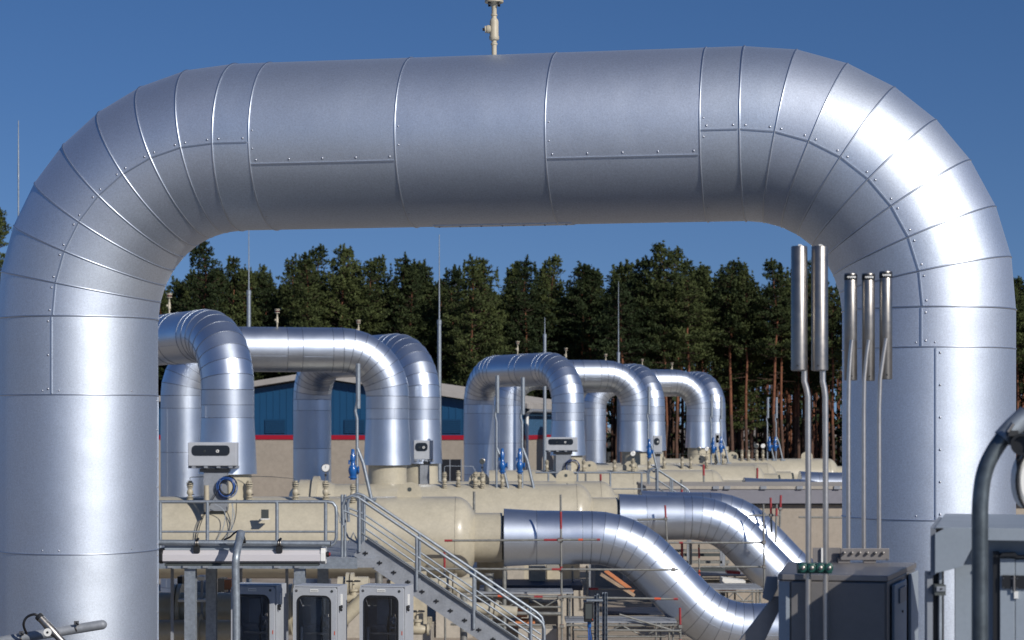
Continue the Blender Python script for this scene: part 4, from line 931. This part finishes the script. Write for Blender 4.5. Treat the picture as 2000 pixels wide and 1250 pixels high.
# ------------------------------------------------------------------ two channel posts with small black box
t = thing('strut_channel_frame', (q(1155, 30), 30, 0), 'two perforated grey channel posts with a small black box at bottom centre', 'post frame')
for px, top in ((1163, 1164), (1168, 1160), (1179, 1158), (1184, 1157)):
    x = q(px, 30); m = MB(); zt1 = zz(top, 30); yo = 30 if px in (1168, 1184) else 30.06
    m.box(x - .018, x - .014, yo, yo + .04, 0, zt1, GALV); m.box(x + .014, x + .018, yo, yo + .04, 0, zt1, GALV); m.box(x - .014, x + .014, yo + .036, yo + .04, 0, zt1, GALV)
    for i in range(12): z = zt1 - .06 - i * .075; m.box(x - .005, x + .005, yo + .030, yo + .036, z, z + .035, DARK)
    m.build('channel_post', t)
m = MB(); a = P(1140, 1213, 30); b = P(1159, 1174, 30); m.box(a.x, b.x, 29.85, 30.0, a.z, b.z, DARK); o = m.build('black_box', t, bevel=.01)
m = MB(); m.box(a.x + .02, b.x - .03, 29.84, 29.849, a.z + .05, b.z - .03, GASKET); m.box(b.x - .025, b.x - .015, 29.84, 29.849, a.z + .03, a.z + .05, ORANGE); m.build('lid', t)
m = MB(); m.box(a.x + .04, b.x + .14, 29.9, 30.05, b.z + .005, b.z + .03, GALV); m.build('bracket', t)
m = MB(); m.cyl(P(1151, 1214, 29.95), P(1151, 1225, 29.95), .03, BLUE, 12); m.build('cable_gland', t)
for i, mt in enumerate((CABLEB, CABLEK, CABLEB, CABLEK)):
    m = MB(); m.tube([P(1149 + i, 1222, 29.95), P(1150 + i * 2, 1245, 29.92 + i * .02), P(1148 + i * 3, 1290, 29.95), P(1149 + i * 2, 1400, 29.95)], .012, mt, 6); m.build('cable', t)
# ------------------------------------------------------------------ three window enclosures
def enclosure(px0, px1, ptop, D, label, full=True, gold=True):
    W = (px1 - px0) / F * D / math.cos(R(13)); H = .95; d = .34; a = R(-13)
    base = P(px0, ptop, D); t = thing('instrument_enclosure', (base.x, D, base.z - H), label, 'enclosure', 'grey enclosures with dark windows')
    M = Matrix.Translation(Vector((base.x, D, base.z - H))) @ Matrix.Rotation(a, 4, 'Z')
    def T(m): m.v = [M @ v for v in m.v]; return m
    m = MB(); wl = .012
    m.box(0, wl, .045, d, 0, H, BOXG); m.box(W - wl, W, .045, d, 0, H, BOXG); m.box(wl, W - wl, d - wl, d, 0, H, BOXG); m.box(wl, W - wl, .045, d - wl, 0, wl, BOXG); m.box(wl, W - wl, .045, d - wl, H - wl, H, BOXG)
    m.box(wl, W - wl, d - .05, d - wl - .001, wl, H - wl, BOXG); T(m).build('housing', t)
    # door frame with a rounded opening
    m = MB(); out = rrect(.006, W - .012, .01, H - .015, .025, 0.0, 6); inn = rrect(.05, W - .062, .10, H - .095, .075, 0.0, 6); n = len(out); vs = []
    for y, ps in ((0, out), (0, inn), (.038, out), (.038, inn)): vs += [Vector((p.x, y, p.z)) for p in ps]
    fs = []
    for i in range(n):
        j = (i + 1) % n; fs += [(i, j, n + j, n + i), (2 * n + i, 3 * n + i, 3 * n + j, 2 * n + j), (i, 2 * n + i, 2 * n + j, j), (n + i, n + j, 3 * n + j, 3 * n + i)]
    m.add(vs, fs, BOXG); door = T(m).build('door', t)
    m = MB(); inn2 = rrect(.068, W - .080, .118, H - .113, .058, 0.0, 6); vs = []
    for y, ps in ((-.006, inn), (-.006, inn2), (.01, inn), (.01, inn2)): vs += [Vector((p.x, y, p.z)) for p in ps]
    m.add(vs, fs, DARK); s_ = T(m).build('window_seal', door); s_.location = (0, 0, 0)
    m = MB(); m.prism([Vector((p.x, .004, p.z)) for p in inn2], (0, .004, 0), GLASS); s_ = T(m).build('window', door); s_.location = (0, 0, 0)
    m = MB(); m.box(W * .40, W * .58, -.004, -.0005, H - .062, H - .032, LABEL)
    for k in range(7): m.box(W * .42 + k * .011, W * .42 + k * .011 + .006, -.006, -.0045, H - .052, H - .044, GASKET)
    s_ = T(m).build('name_plate', door); s_.location = (0, 0, 0)
    for x in (.045, W - .055): m = MB(); m.lathe((x, 0, H - .05), (0, -1, 0), [(.014, 0), (.014, .004), (.009, .005), (.009, .002)], GASKET if x > .1 else STEEL, 14); s_ = T(m).build('screw', door); s_.location = (0, 0, 0)
    m = MB(); m.box(W + .001, W + .014, .12, .155, H - .20, H - .09, LABEL); m.box(W + .001, W + .02, .06, .13, H - .235, H - .205, DARK); m.cyl((W, .075, H - .23), (W + .03, .06, H - .25), .014, DARK, 10); T(m).build('latch', t)
    m = MB(); m.box(W - .03, W - .022, -.003, -.0005, H - .50, H - .46, ORANGE); T(m).build('sticker', t)
    m = MB(); m.box(.072, .095, .05, .09, .10, .52, LABEL); m.box(W * .30, W * .60, .16, .20, .46, .80, BLUEGREY); m.box(W - .12, W - .105, .06, .12, .10, .60, STEEL); m.box(.10, W - .10, .10, .13, .44, .462, STEEL); T(m).build('mounting_rail', t)
    # instruments inside
    for x, mt in ((.14, RED), (.16, RED)): pass
    m = MB(); m.box(.10, .26, .12, .14, .50, .54, GALVD); m.box(.30, .36, .12, .15, .50, .62, GALVD); m.box(.20, .34, .14, .28, 0.02, .28, DARK)
    m.cyl((W * .55, .15, .15), (W * .55, .15, .62), .012, STEEL, 8); m.lathe((W * .68, .16, .50), UP, [(.03, 0), (.05, .03), (.05, .07), (.03, .1), (.02, .15)], STEEL, 12); T(m).build('instrument', t)
    m = MB(); m.cyl((.16, .09, .02), (.16, .09, .20), .008, LABEL, 8); m.cyl((.18, .10, .12), (.18, .10, .22), .016, RED, 10); m.cyl((.18, .10, .05), (.18, .10, .118), .013, LABEL, 10); T(m).build('red_tag', t)
    m = MB(); m.tube([M @ Vector(v) for v in ((W * .58, .1, H - .05), (W * .62, .1, .7), (W * .56, .12, .5), (W * .66, .12, .1))], .006, CABLEK, 6); m.build('hose', t)
    for x in (.08, W - .08): m = MB(); m.box(x - .02, x + .02, .2, .24, -(base.z - H), -.001, GALV); T(m).build('leg', t)
    return t
enclosure(450, 540, 1142, 20.6, 'grey enclosure with dark window behind the bent lamp pole, leftmost of three')
enclosure(571, 660, 1144, 20.6, 'grey enclosure with dark window in the middle of the row of three')
enclosure(701, 791, 1144, 20.6, 'grey enclosure with dark window below the stair, rightmost of three')
# ------------------------------------------------------------------ striplight on a tube with bent pole
def hexbar(x0, x1, y, z, h, d, mt):
    pr = [(0, -h * .30), (.0, h * .22), (d * .30, h * .5), (d, h * .5), (d, -h * .5), (d * .35, -h * .5)]
    m = MB(); m.prism([Vector((x0, y + a, z + b)) for a, b in pr], (x1 - x0, 0, 0), mt); return m
t = thing('strip_light', (q(470, 19.9), 19.9, zz(1085, 19.9)), 'long white strip light hanging under a grey tube beside the near left leg', 'lamp')
x0, x1 = q(318, 19.9), q(626, 19.9); zc = zz(1086, 19.9); h = .155
m = MB(); m.box(x0 + .01, x1 + .01, 19.93, 20.06, zc + .055, zc + .13, BLUEGREY); m.build('housing', t, bevel=.008)
hexbar(x0, x1, 19.87, zc - .01, h * .85, .16, WHITE).build('diffuser', t, bevel=.004)
m = MB(); m.box(x0 + .02, x1 - .02, 19.885, 20.04, zc - .098, zc - .078, GASKET); m.build('reflector_edge', t)
hexbar(x1 + .001, x1 + .05, 19.865, zc, h * 1.05, .17, LABEL).build('end_cap', t, bevel=.006)
m = MB(); m.lathe((x1 + .05, 19.94, zc + .015), (1, 0, 0), [(.02, 0), (.028, .01), (.028, .03), (.018, .032)], DARK, 12); m.lathe((x1 + .083, 19.94, zc + .015), (1, 0, 0), [(.018, 0), (.018, .012)], RED, 12); m.build('cable_gland', t)
hexbar(x0 - .04, x0 - .001, 19.865, zc, h * 1.0, .17, DARK).build('end_cap', t, bevel=.006)
t = thing('lamp_tube', (q(470, 19.9), 19.9, zz(1061, 19.9)), 'level grey galvanised tube carrying the strip light', 'tube')
m = MB(); m.cyl((q(230, 19.9), 19.9, zz(1059, 19.9)), (q(645, 19.9), 19.9, zz(1062, 19.9)), .029, GALV, 16); m.build('tube', t)
m = MB(); m.cyl((q(645.1, 19.9), 19.9, zz(1062, 19.9)), (q(646, 19.9), 19.9, zz(1062, 19.9)), .024, DARK, 16); m.build('end_plug', t)
for px in (383, 544):
    x = q(px, 19.9); zq = zz(1061, 19.9); m = MB(); m.torus((x, 19.9, zq), Vector((0, 1, 0)), UP, .032, .009, STEEL, 20, 6); m.torus((x + .02, 19.9, zq), Vector((0, 1, 0)), UP, .032, .009, STEEL, 20, 6); m.box(x - .02, x + .04, 19.855, 19.9, zq - .09, zq - .03, DARK); m.cyl((x + .01, 19.87, zq + .03), (x + .03, 19.85, zq + .05), .012, DARK, 8); m.build('clamp', t)
t = thing('lamp_pole', (q(461, 19.4), 19.4, 0), 'bent galvanised pole in front of the strip light', 'pole')
m = MB(); m.tube([P(461, 1250, 19.4) * Vector((1, 1, 0)) if False else (q(462, 19.4), 19.4, 0), P(461.5, 1180, 19.4)] + smooth([P(460, 1110, 19.4), P(461, 1090, 19.4), P(463.5, 1075, 19.45), P(467, 1058, 19.55), P(470, 1043, 19.65)], 4), .038, GALV, 16); m.build('tube', t)
m = MB(); m.cyl(P(467.5, 1056, 19.56), P(470.5, 1041, 19.66), .042, GALV, 16); m.build('sleeve', t)
m = MB(); m.cyl(P(474, 1055, 19.75), P(479, 1054, 19.75), .035, DARK, 14); m.torus(P(472, 1056, 19.8), Vector((0, 1, 0)), UP, .045, .010, DARK, 18, 6); m.build('clamp', t)
m = MB(); m.tube(smooth([P(471, 1041, 19.66), P(466, 1037, 19.66), P(458, 1041, 19.7), P(449, 1049, 19.75), P(438, 1054, 19.8)]), .009, CABLEK, 6); m.build('cable', t)
# tube and round lamp at the bottom left, in front of the near left leg
t = thing('lamp_tube', P(100, 1233, 17.2), 'thick grey tube with rounded end at the bottom left corner', 'tube')
m = MB(); a = P(-60, 1262, 17.2); b = P(200, 1220, 17.2); d = (b - a).normalized()
m.tube([a, b, b + d * .018, b + d * .033, b + d * .040], [.042, .042, .036, .022, .004], GALVD, 18); m.build('tube', t)
for px, py in ((150, 1225), (43, 1245)):
    m = MB(); c = P(px, py, 17.2); u_ = Vector((0, 1, 0)); v_ = d.cross(u_); m.torus(c, u_, v_, .044, .008, STEEL, 20, 6); m.box(c.x - .01, c.x + .025, 17.13, 17.17, c.z + .03, c.z + .06, STEEL); m.cyl((c.x, 17.14, c.z + .05), (c.x + .03, 17.12, c.z + .03), .007, DARK, 6); m.build('clamp', t)
t = thing('tube_lamp', P(100, 1225, 17.0), 'slanting round silver lamp with black cap at the bottom left corner', 'lamp')
a = P(79, 1207, 17.0); b = P(130, 1262, 16.95); d = (b - a).normalized(); m = MB()
m.lathe(a, d, [(.030, 0), (.034, .005), (.034, .08), (.037, .082), (.037, .19), (.034, .2), (.030, .21), (.030, (b - a).length)], STEEL, 20); m.build('barrel', t)
m = MB(); m.lathe(a - d * .03, d, [(.033, 0), (.037, .006), (.037, .034)], DARK, 18); m.build('cap', t)
m = MB(); c = a.lerp(b, .45) + Vector((-.03, -.037, -.01)); m.lathe(c, (0, -1, 0), [(.03, -.01), (.034, 0), (.034, .006)], LABEL, 20); m.cyl(c + Vector((0, -.006, 0)), c + Vector((0, -.010, 0)), .010, DARK, 12); m.build('badge', t)
m = MB(); m.tube(smooth([a - d * .02, P(66, 1200, 17.0), P(52, 1206, 17.0), P(46, 1220, 17.0), P(52, 1238, 17.05)]), .011, CABLEK, 8); m.build('cable', t)
# ------------------------------------------------------------------ stainless vent canisters in front of the near right leg
RODS = mat('bright_steel_rod', (0.66, 0.62, 0.57), 0.33, 0.9, noise=[(30, 0.1)])
def canister(can, rodpts, rr, D, label, band=False, Dr=None):
    (cx, w_, yt, yb) = can; Dr = Dr or D; a = P(cx, yt, D); b = P(cx, yb, D); r = w_ / 2 / F * D
    t = thing('vent_canister', b, label, 'vent canister', 'stainless vent canisters'); H = a.z - b.z
    m = MB(); m.lathe(b, UP, [(r * .92, 0), (r, .004), (r, H - .004), (r * .93, H), (r * .85, H - .002), (r * .84, H - .02)], STEEL, 32); m.build('canister', t)
    m = MB(); m.tube([P(x, y, Dr) for x, y in rodpts], rr / F * Dr, RODS, 14); m.build('rod', t)
    m = MB(); m.lathe((b.x - r * .35 * (0 if band else 1), D - r * .93, b.z + .022), (0, -1, 0), [(.0045, 0), (.0045, .004)], DARK, 10); m.build('drain_hole', t)
    if band:
        m = MB(); m.lathe((b.x, b.y, a.z - .034), UP, [(r + .0004, 0), (r + .0008, .001), (r + .0008, .027), (r + .0004, .028)], DARK, 32); lb_ = m.build('label_band', t)
        m = MB()
        for k in range(9):
            an = -.62 + k * .155; dd = Vector((math.sin(an), -math.cos(an), 0)); c = Vector((b.x, b.y, a.z - .020)) + dd * (r + .0012); m.box(c.x - .0018, c.x + .0018, c.y - .0004, c.y + .0004, c.z - .004 - (k % 2) * .002, c.z + .004, LABEL)
        m = m.build('lettering', lb_); m.location = (0, 0, 0)
    else:
        m = MB(); m.box(b.x - .008, b.x + .008, D - r * .7, D - r * .5, a.z - .004, a.z + .006, LABEL); m.build('notch', t)
    return t
canister((1561, 31.5, 481, 724), [(1571, 722), (1571, 745), (1575, 758), (1578, 775), (1579, 1100), (1579, 1330)], 5.6, 9.0, 'large stainless canister on a thick rod, left one of the tall pair')
canister((1601, 32, 481, 724), [(1607, 722), (1607, 745), (1610, 758), (1612, 775), (1613, 1100), (1613, 1330)], 5.6, 9.0, 'large stainless canister on a thick rod, right one of the tall pair')
canister((1661.5, 25, 534, 743), [(1664, 664), (1661, 690), (1658, 740), (1657, 800), (1657, 1086)], 4.2, 9.95, 'short stainless canister with black band, left one of three', True, Dr=9.9)
canister((1696, 25, 534, 744), [(1697, 664), (1693, 690), (1688, 740), (1687, 800), (1687, 1086)], 4.2, 9.95, 'short stainless canister with black band, middle one of three', True, Dr=9.9)
canister((1730, 25, 530, 741), [(1731, 661), (1726, 690), (1719, 740), (1717, 800), (1717, 1086)], 4.2, 9.95, 'short stainless canister with black band, right one of three', True, Dr=9.9)
# ------------------------------------------------------------------ cabinet carrying the canisters
FL_ = P(1519, 1125, 9.15); FR_ = P(1734, 1126, 9.05); BR_ = P(1790, 1098, 9.92); BL_ = P(1538, 1098, 9.95)
zt_ = CZ - .685
t = thing('steel_cabinet', (FR_.x, FR_.y, 5.0), 'dark grey steel cabinet with flat top in shade under the stainless canisters', 'cabinet')
def quad(z): return [Vector((p.x, p.y, z)) for p in (FL_, FR_, BR_, BL_)]
def inset(k, z):
    c = sum(quad(z), Vector()) / 4; return [c + (p - c) * k for p in quad(z)]
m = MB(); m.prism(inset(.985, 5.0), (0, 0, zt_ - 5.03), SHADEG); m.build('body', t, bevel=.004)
m = MB(); m.prism(quad(zt_ - .028), (0, 0, .028), WARMG); m.build('lid', t, bevel=.004)
u_ = (FR_ - FL_); u_.z = 0; u_.normalize(); n_ = Vector((u_.y, -u_.x, 0)); W_ = (FR_ - FL_).length
m = MB()
def onface(a0, a1, z0, z1, o0, o1): return [Vector((FL_.x, FL_.y, 0)) + u_ * a + n_ * o for a in () for o in ()]
def fb(mm, a0, a1, z0, z1, d, mt, d0=0.002):
    b0 = Vector((FL_.x, FL_.y, 0)) + n_ * d0; mm.prism([b0 + u_ * a0 + UP * z0, b0 + u_ * a1 + UP * z0, b0 + u_ * a1 + UP * z1, b0 + u_ * a0 + UP * z1], n_ * d, mt)
fb(m, .005, .055, 5.0, zt_ - .032, .012, BLUEGREY); m.build('corner_post', t)
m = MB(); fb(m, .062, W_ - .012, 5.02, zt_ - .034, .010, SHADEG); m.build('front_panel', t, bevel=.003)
s_u = (BR_ - FR_); s_u.z = 0; SL = s_u.length; s_u.normalize(); s_n = Vector((s_u.y, -s_u.x, 0))
def sb(mm, a0, a1, z0, z1, d, mt, d0=.002):
    b0 = Vector((FR_.x, FR_.y, 0)) + s_n * d0; mm.prism([b0 + s_u * a0 + UP * z0, b0 + s_u * a1 + UP * z0, b0 + s_u * a1 + UP * z1, b0 + s_u * a0 + UP * z1], s_n * d, mt)
m = MB(); sb(m, .10, .48, 5.02, zt_ - .05, .014, BLUEGREY); dr = m.build('side_door', t, bevel=.003)
m = MB(); sb(m, .62, SL - .06, 5.02, zt_ - .035, .016, BLUEGREY); m.build('side_panel', t, bevel=.003)
m = MB(); sb(m, .22, .42, zt_ - .145, zt_ - .075, .006, GREYP, .018); m.build('name_plate', t)
m = MB(); c = Vector((FR_.x, FR_.y, 0)) + s_u * .32 + s_n * .018 + UP * (zt_ - .19); m.cyl(c, c + s_n * .006, .006, DARK, 10); m.build('lock', t)
# green clamp block with four bolts
D = 8.96
t = thing('clamp_block', P(1592, 1110, D), 'dark green clamp block holding the two thick rods on the cabinet front', 'clamp')
for i, (px, on) in enumerate(((1567, 0), (1584, 0), (1601, 0), (1618, 0))):
    c = P(px, 1108.5, D); m = MB(); r = 8.6 / F * D; m.prism([Vector((c.x + r * math.cos(a), D + .02, c.z + r * 1.12 * math.sin(a))) for a in (PI / 8 + PI / 4 * k for k in range(8))], (0, -.045, 0), GREEN); m.build('clamp_cell', t, bevel=.004)
    m = MB(); m.lathe((c.x, D - .026, c.z), (0, -1, 0), [(.0095, 0), (.0095, .003), (.006, .004), (.006, .009), (.003, .01)], STEEL, 6 if i % 2 else 12); m.build('bolt', t)
m = MB(); m.box(P(1559, 0, D).x, P(1627, 0, D).x, D + .021, D + .055, P(0, 1121, D).z, P(0, 1101, D).z, GREEN); m.build('base', t, bevel=.004)
# bolted bracket plate behind
D = 9.86
t = thing('bracket_plate', P(1690, 1083, D), 'grey bracket plate with six round bolts holding the three thin rods', 'bracket')
m = MB(); a = P(1642, 1094, D); b = P(1737, 1071, D); m.box(a.x, b.x, D, D + .012, a.z, b.z, WARMG); m.build('plate', t, bevel=.002)
m = MB(); a2 = P(1588, 1098, D + .05); b2 = P(1642, 1070, D + .05); m.box(a2.x, b2.x, D + .05, D + .06, a2.z, b2.z, WARMG); m.box(P(1606, 0, D).x, P(1610, 0, D).x, D + .03, D + .05, a2.z, b2.z, LABEL); m.build('side_plate', t)
for k in range(6): c = P(1648 + k * 15.2, 1080, D - .001); m = MB(); m.lathe(c, (0, -1, 0), [(.008, 0), (.008, .012), (.0065, .020), (.003, .022)], STEEL, 12); m.build('bolt', t)
m = MB(); m.cyl(P(1732, 1093, D - .01), P(1732, 1093, D - .02), .006, STEEL, 10); m.build('corner_bolt', t)
for px in (1650, 1700): m = MB(); x = P(px, 0, D).x; m.box(x - .03, x + .03, D + .013, D + .05, zt_ + .001, a.z + .01, WARMG); m.build('foot', t)
# leaning brace at the left of the cabinet
D = 9.3
t = thing('brace_arm', P(1480, 1200, D), 'flat grey arm leaning from the left side of the steel cabinet', 'brace')
m = MB(); m.prism([P(1510, 1165, D), P(1535, 1165, D), P(1470, 1300, D), P(1440, 1252, D), P(1408, 1300, D)][0:2] + [P(1476, 1290, D), P(1414, 1290, D)], (0, .02, 0), WARMG); m.build('arm', t, bevel=.003)
m = MB(); m.prism([P(1497, 1126, D - .02), P(1519, 1126, D - .02), P(1519, 1150, D - .02), P(1506, 1176, D - .02), P(1489, 1168, D - .02)], (0, .015, 0), GREYP); m.build('gusset', t, bevel=.003)
# ------------------------------------------------------------------ cabinet with hood at the right edge
D = 8.0
HC = t = thing('hooded_cabinet', P(1826, 1250, D), 'blue grey cabinet under an angled rain hood at the right edge', 'cabinet')
x0 = P(1826, 0, D).x; xr = P(2160, 0, D).x; zh = P(0, 1034, D).z
# roof hood: top sheet, end cheek and front lip
m = MB()
chk = [(1826, 1120), (1826, 1042), (1848, 1030), (1897, 1030), (1897, 1068), (1878, 1106)]
m.prism([P(x, y, D) for x, y in chk], (0, .015, 0), BLUEGREY)
m.box(P(1897, 0, D).x + .0005, xr, D, D + .015, P(0, 1054, D).z, P(0, 1030, D).z, BLUEGREY)
m.box(x0, xr, D + .0155, D + 1.3, P(0, 1032, D).z, P(0, 1030.5, D).z, BLUEGREY)
m.build('hood', t, bevel=.003)
m = MB(); m.prism([P(1815, 1125, D + .02), P(1815, 1030, D + .02), P(1825.5, 1034, D + .02), P(1825.5, 1122, D + .02)], (0, 1.0, 0), GREYP); m.build('hood_end', t)
m = MB(); m.box(P(1849, 0, D + .12).x, xr, D + .12, D + 1.1, 5.0, P(0, 1042, D).z, BLUEGREY); m.build('body', t, bevel=.004)
m = MB(); m.box(P(1928, 0, D + .07).x, P(1940, 0, D + .07).x, D + .07, D + .118, 5.0, P(0, 1078, D).z, DARK); m.build('door_gap', t)
m = MB(); m.box(P(1941, 0, D + .07).x, P(1969, 0, D + .07).x, D + .06, D + .118, 5.0, P(0, 1090, D).z, BLUEGREY); m.build('door_stile', t, bevel=.002)
m = MB(); m.box(P(1970, 0, D + .07).x, P(2150, 0, D + .07).x, D + .06, D + .118, 5.0, P(0, 1092, D).z, BLUEGREY); m.build('door', t, bevel=.002)
m = MB(); m.box(P(1936, 0, D + .05).x, P(2150, 0, D + .05).x, D + .04, D + .118, P(0, 1089, D).z, P(0, 1085, D).z, DARK); m.prism([P(1944, 1085, D + .03), P(1950, 1079, D + .03), P(1974, 1078, D + .03), P(1979, 1084, D + .03)], (0, .08, 0), DARK); m.build('rain_strip', t)
m = MB(); m.box(P(1947, 0, D + .05).x, P(1969, 0, D + .05).x, D + .05, D + .058, P(0, 1149, D).z, P(0, 1123, D).z, DARK); m.box(P(1972, 0, D + .05).x, P(1998, 0, D + .05).x, D + .05, D + .058, P(0, 1149, D).z, P(0, 1123, D).z, DARK); m.cyl(P(1970.5, 1152, D + .045), P(1970.5, 1121, D + .045), .005, STEEL, 8)
for px in (1950, 1966, 1976, 1994):
    for py in (1127, 1145): m.cyl(P(px, py, D + .05), P(px, py, D + .046), .003, STEEL, 8)
m.build('hinge', t)
m = MB(); m.box(P(1970, 0, D + .05).x, P(1978, 0, D + .05).x, D + .048, D + .058, P(0, 1168, D).z, P(0, 1154, D).z, LABEL); m.build('tag', t)
HC.rotation_euler.z = R(-14)
t = thing('latch_rail', P(1836, 1250, D + .1), 'upright dark rail with black latch left of the hooded cabinet', 'rail')
for a0, a1, mt, o in ((1815, 1826, GREYP, .0), (1827, 1838, DARK, .06), (1839, 1844, LABEL, .03), (1844.5, 1848, DARK, .05)):
    m = MB(); m.box(P(a0, 0, D + o).x, P(a1, 0, D + o).x, D + .04 + o, D + .09 + o, 5.0, P(0, 1118, D).z, mt if mt != LABEL else GALV); m.build('strip', t)
m = MB(); m.box(P(1825, 0, D).x, P(1847, 0, D).x, D - .005, D + .055, P(0, 1163, D).z, P(0, 1142, D).z, GASKET); m.box(P(1828, 0, D).x, P(1845, 0, D).x, D - .012, D - .005, P(0, 1155, D).z, P(0, 1145, D).z, GREYP); m.cyl(P(1839, 1150, D - .012), P(1839, 1150, D - .018), .004, DARK, 8); m.build('latch', t, bevel=.003)
# bent pole in front of it
D = 7.2
t = thing('bent_lamp_pole', (P(1914, 0, D).x, D, 5.0), 'thick galvanised pole bending right at the right picture edge', 'pole')
pp = [(P(1914, 0, D).x, D, 5.0)] + [P(x, y, D) for x, y in ((1914, 1250), (1914, 1000), (1915.5, 970), (1920, 935), (1929, 905), (1944, 877), (1961, 853), (1980, 833), (2000, 815), (2030, 795))]
POLED = mat('shaded_galvanised', (0.13, 0.155, 0.17), 0.42, 0.7, noise=[(5, 0.35), (30, 0.2)], rnoise=(9, 0.08))  # galvanised metal darkened: the shadow over the pole is painted into its colour
m = MB(); m.tube(pp[:2] + smooth(pp[2:], 4), 16 / F * D, POLED, 20); m.build('tube', t)
m = MB(); m.tube([P(1958, 857, D), P(1979, 834, D), P(2006, 809, D)], 19.5 / F * D, GALV, 20); m.build('sleeve', t)
t = thing('cross_tube', P(1993, 868, D), 'open end of a dark tube clamped to the bent pole at the right edge', 'tube')
c = P(1996, 868, 7.12); m = MB(); m.lathe(c, Vector((.25, 1, .0)), [(.030, .02), (.030, 0), (.040, 0), (.040, .9)], DARK, 24); m.build('tube', t)
m = MB(); m.box(c.x - .045, c.x - .01, 7.13, 7.2, c.z + .03, c.z + .05, DARK); m.cyl((c.x - .05, 7.13, c.z + .045), (c.x - .03, 7.13, c.z + .075), .008, STEEL, 8); m.build('clamp', t)
t = thing('flood_lamp', P(2010, 940, D), 'white lamp with black rim cut by the right picture edge', 'lamp')
m = MB(); c = P(2012, 940, 7.3); m.lathe(c, (0, 1, .0), [(.055, .0), (.075, .01), (.075, .10), (.05, .12)], LABEL, 28); o_ = m.build('housing', t); o_.scale = (.62, 1, 1.35); cc = c
o_.location = Vector(o_.location) + Vector((cc.x * (1 - .62), 0, cc.z * (1 - 1.35)))
m = MB(); m.torus((c.x, 7.29, c.z), Vector((.62, 0, 0)), Vector((0, 0, 1)) * 1.3, .080, .008, DARK, 32, 8); m.build('rim', t)
m = MB(); m.tube([P(1996, 875, 7.3), P(1988, 895, 7.3), P(1990, 915, 7.3)], .008, CABLEK, 8); m.build('cable', t)

# far-off wood closing the gaps between the trunks: one mass, not countable
def far_wood():
    rn = random.Random(5); m = MB()
    for i in range(700):
        x = rn.uniform(-78, 78); y = rn.uniform(228, 262); H = rn.uniform(17, 20.5); m.tube([(x, y, 0), (x + rn.uniform(-.3, .3), y, H * .8)], [.17, .08], BARK if i % 2 else BARKD, 5, False)
    for i in range(30000):
        x = rn.uniform(-80, 80); y = rn.uniform(232, 262); z = rn.uniform(7, 20.5) if i % 3 else rn.uniform(0, 8)
        if z > 18 + 1.5 * math.sin(x * 1.3) + math.sin(x * .37 + 1): continue
        p_ = Vector((x, y, z)); s_ = rn.uniform(.3, .7); a = Vector((rn.gauss(0, 1), rn.gauss(0, 1), rn.gauss(0, 1))).normalized(); b = a.cross(Vector((rn.gauss(0, 1), rn.gauss(0, 1), rn.gauss(0, 1)))).normalized()
        m.add([p_ - a * s_, p_ - b * s_ * .5, p_ + a * s_, p_ + b * s_ * .5], [(0, 1, 2, 3)], NEEDLE)
    tag(m.build('far_wood'), 'dark mass of far pines seen through the gaps between nearer trunks', 'wood', kind='stuff')
far_wood()

for k, (x0_, y0_, x1_, y1_, D, r_, mt, lb) in enumerate((
    (870, 1196, 1095, 1199, 51.5, .05, GALVD, 'grey beam behind the stair, under the dark cloth'), (880, 1219, 1060, 1221, 50.5, .035, SCAF, 'scaffold tube low behind the stair handrails'),
    (905, 1130, 906, 1300, 52.5, .10, GALVD, 'grey upright post under the nearest nozzle'), (955, 1120, 955, 1300, 55, .14, GALV, 'thick grey upright under the nearest nozzle, right of the post'),
    (1120, 1230, 1330, 1232, 53.4, .03, SCAF, 'lowest scaffold tube under the truss deck'), (1210, 1200, 1330, 1236, 53.5, .025, SCAF, 'slanting brace tube of the truss deck'),
    (740, 1118, 741, 1300, 50, .10, GALV, 'grey upright post glimpsed through the stair rails'), (800, 1112, 860, 1112, 50.5, .05, GALVD, 'short grey beam under the nearest vessel seen through the stair rails'),
    (1560, 1010, 1650, 1011, 76, .04, SCAF, 'thin conduit along the beige wall between the stainless rods'))):
    pole((x0_, y0_, D), (x1_, y1_, D), lb, r=r_)
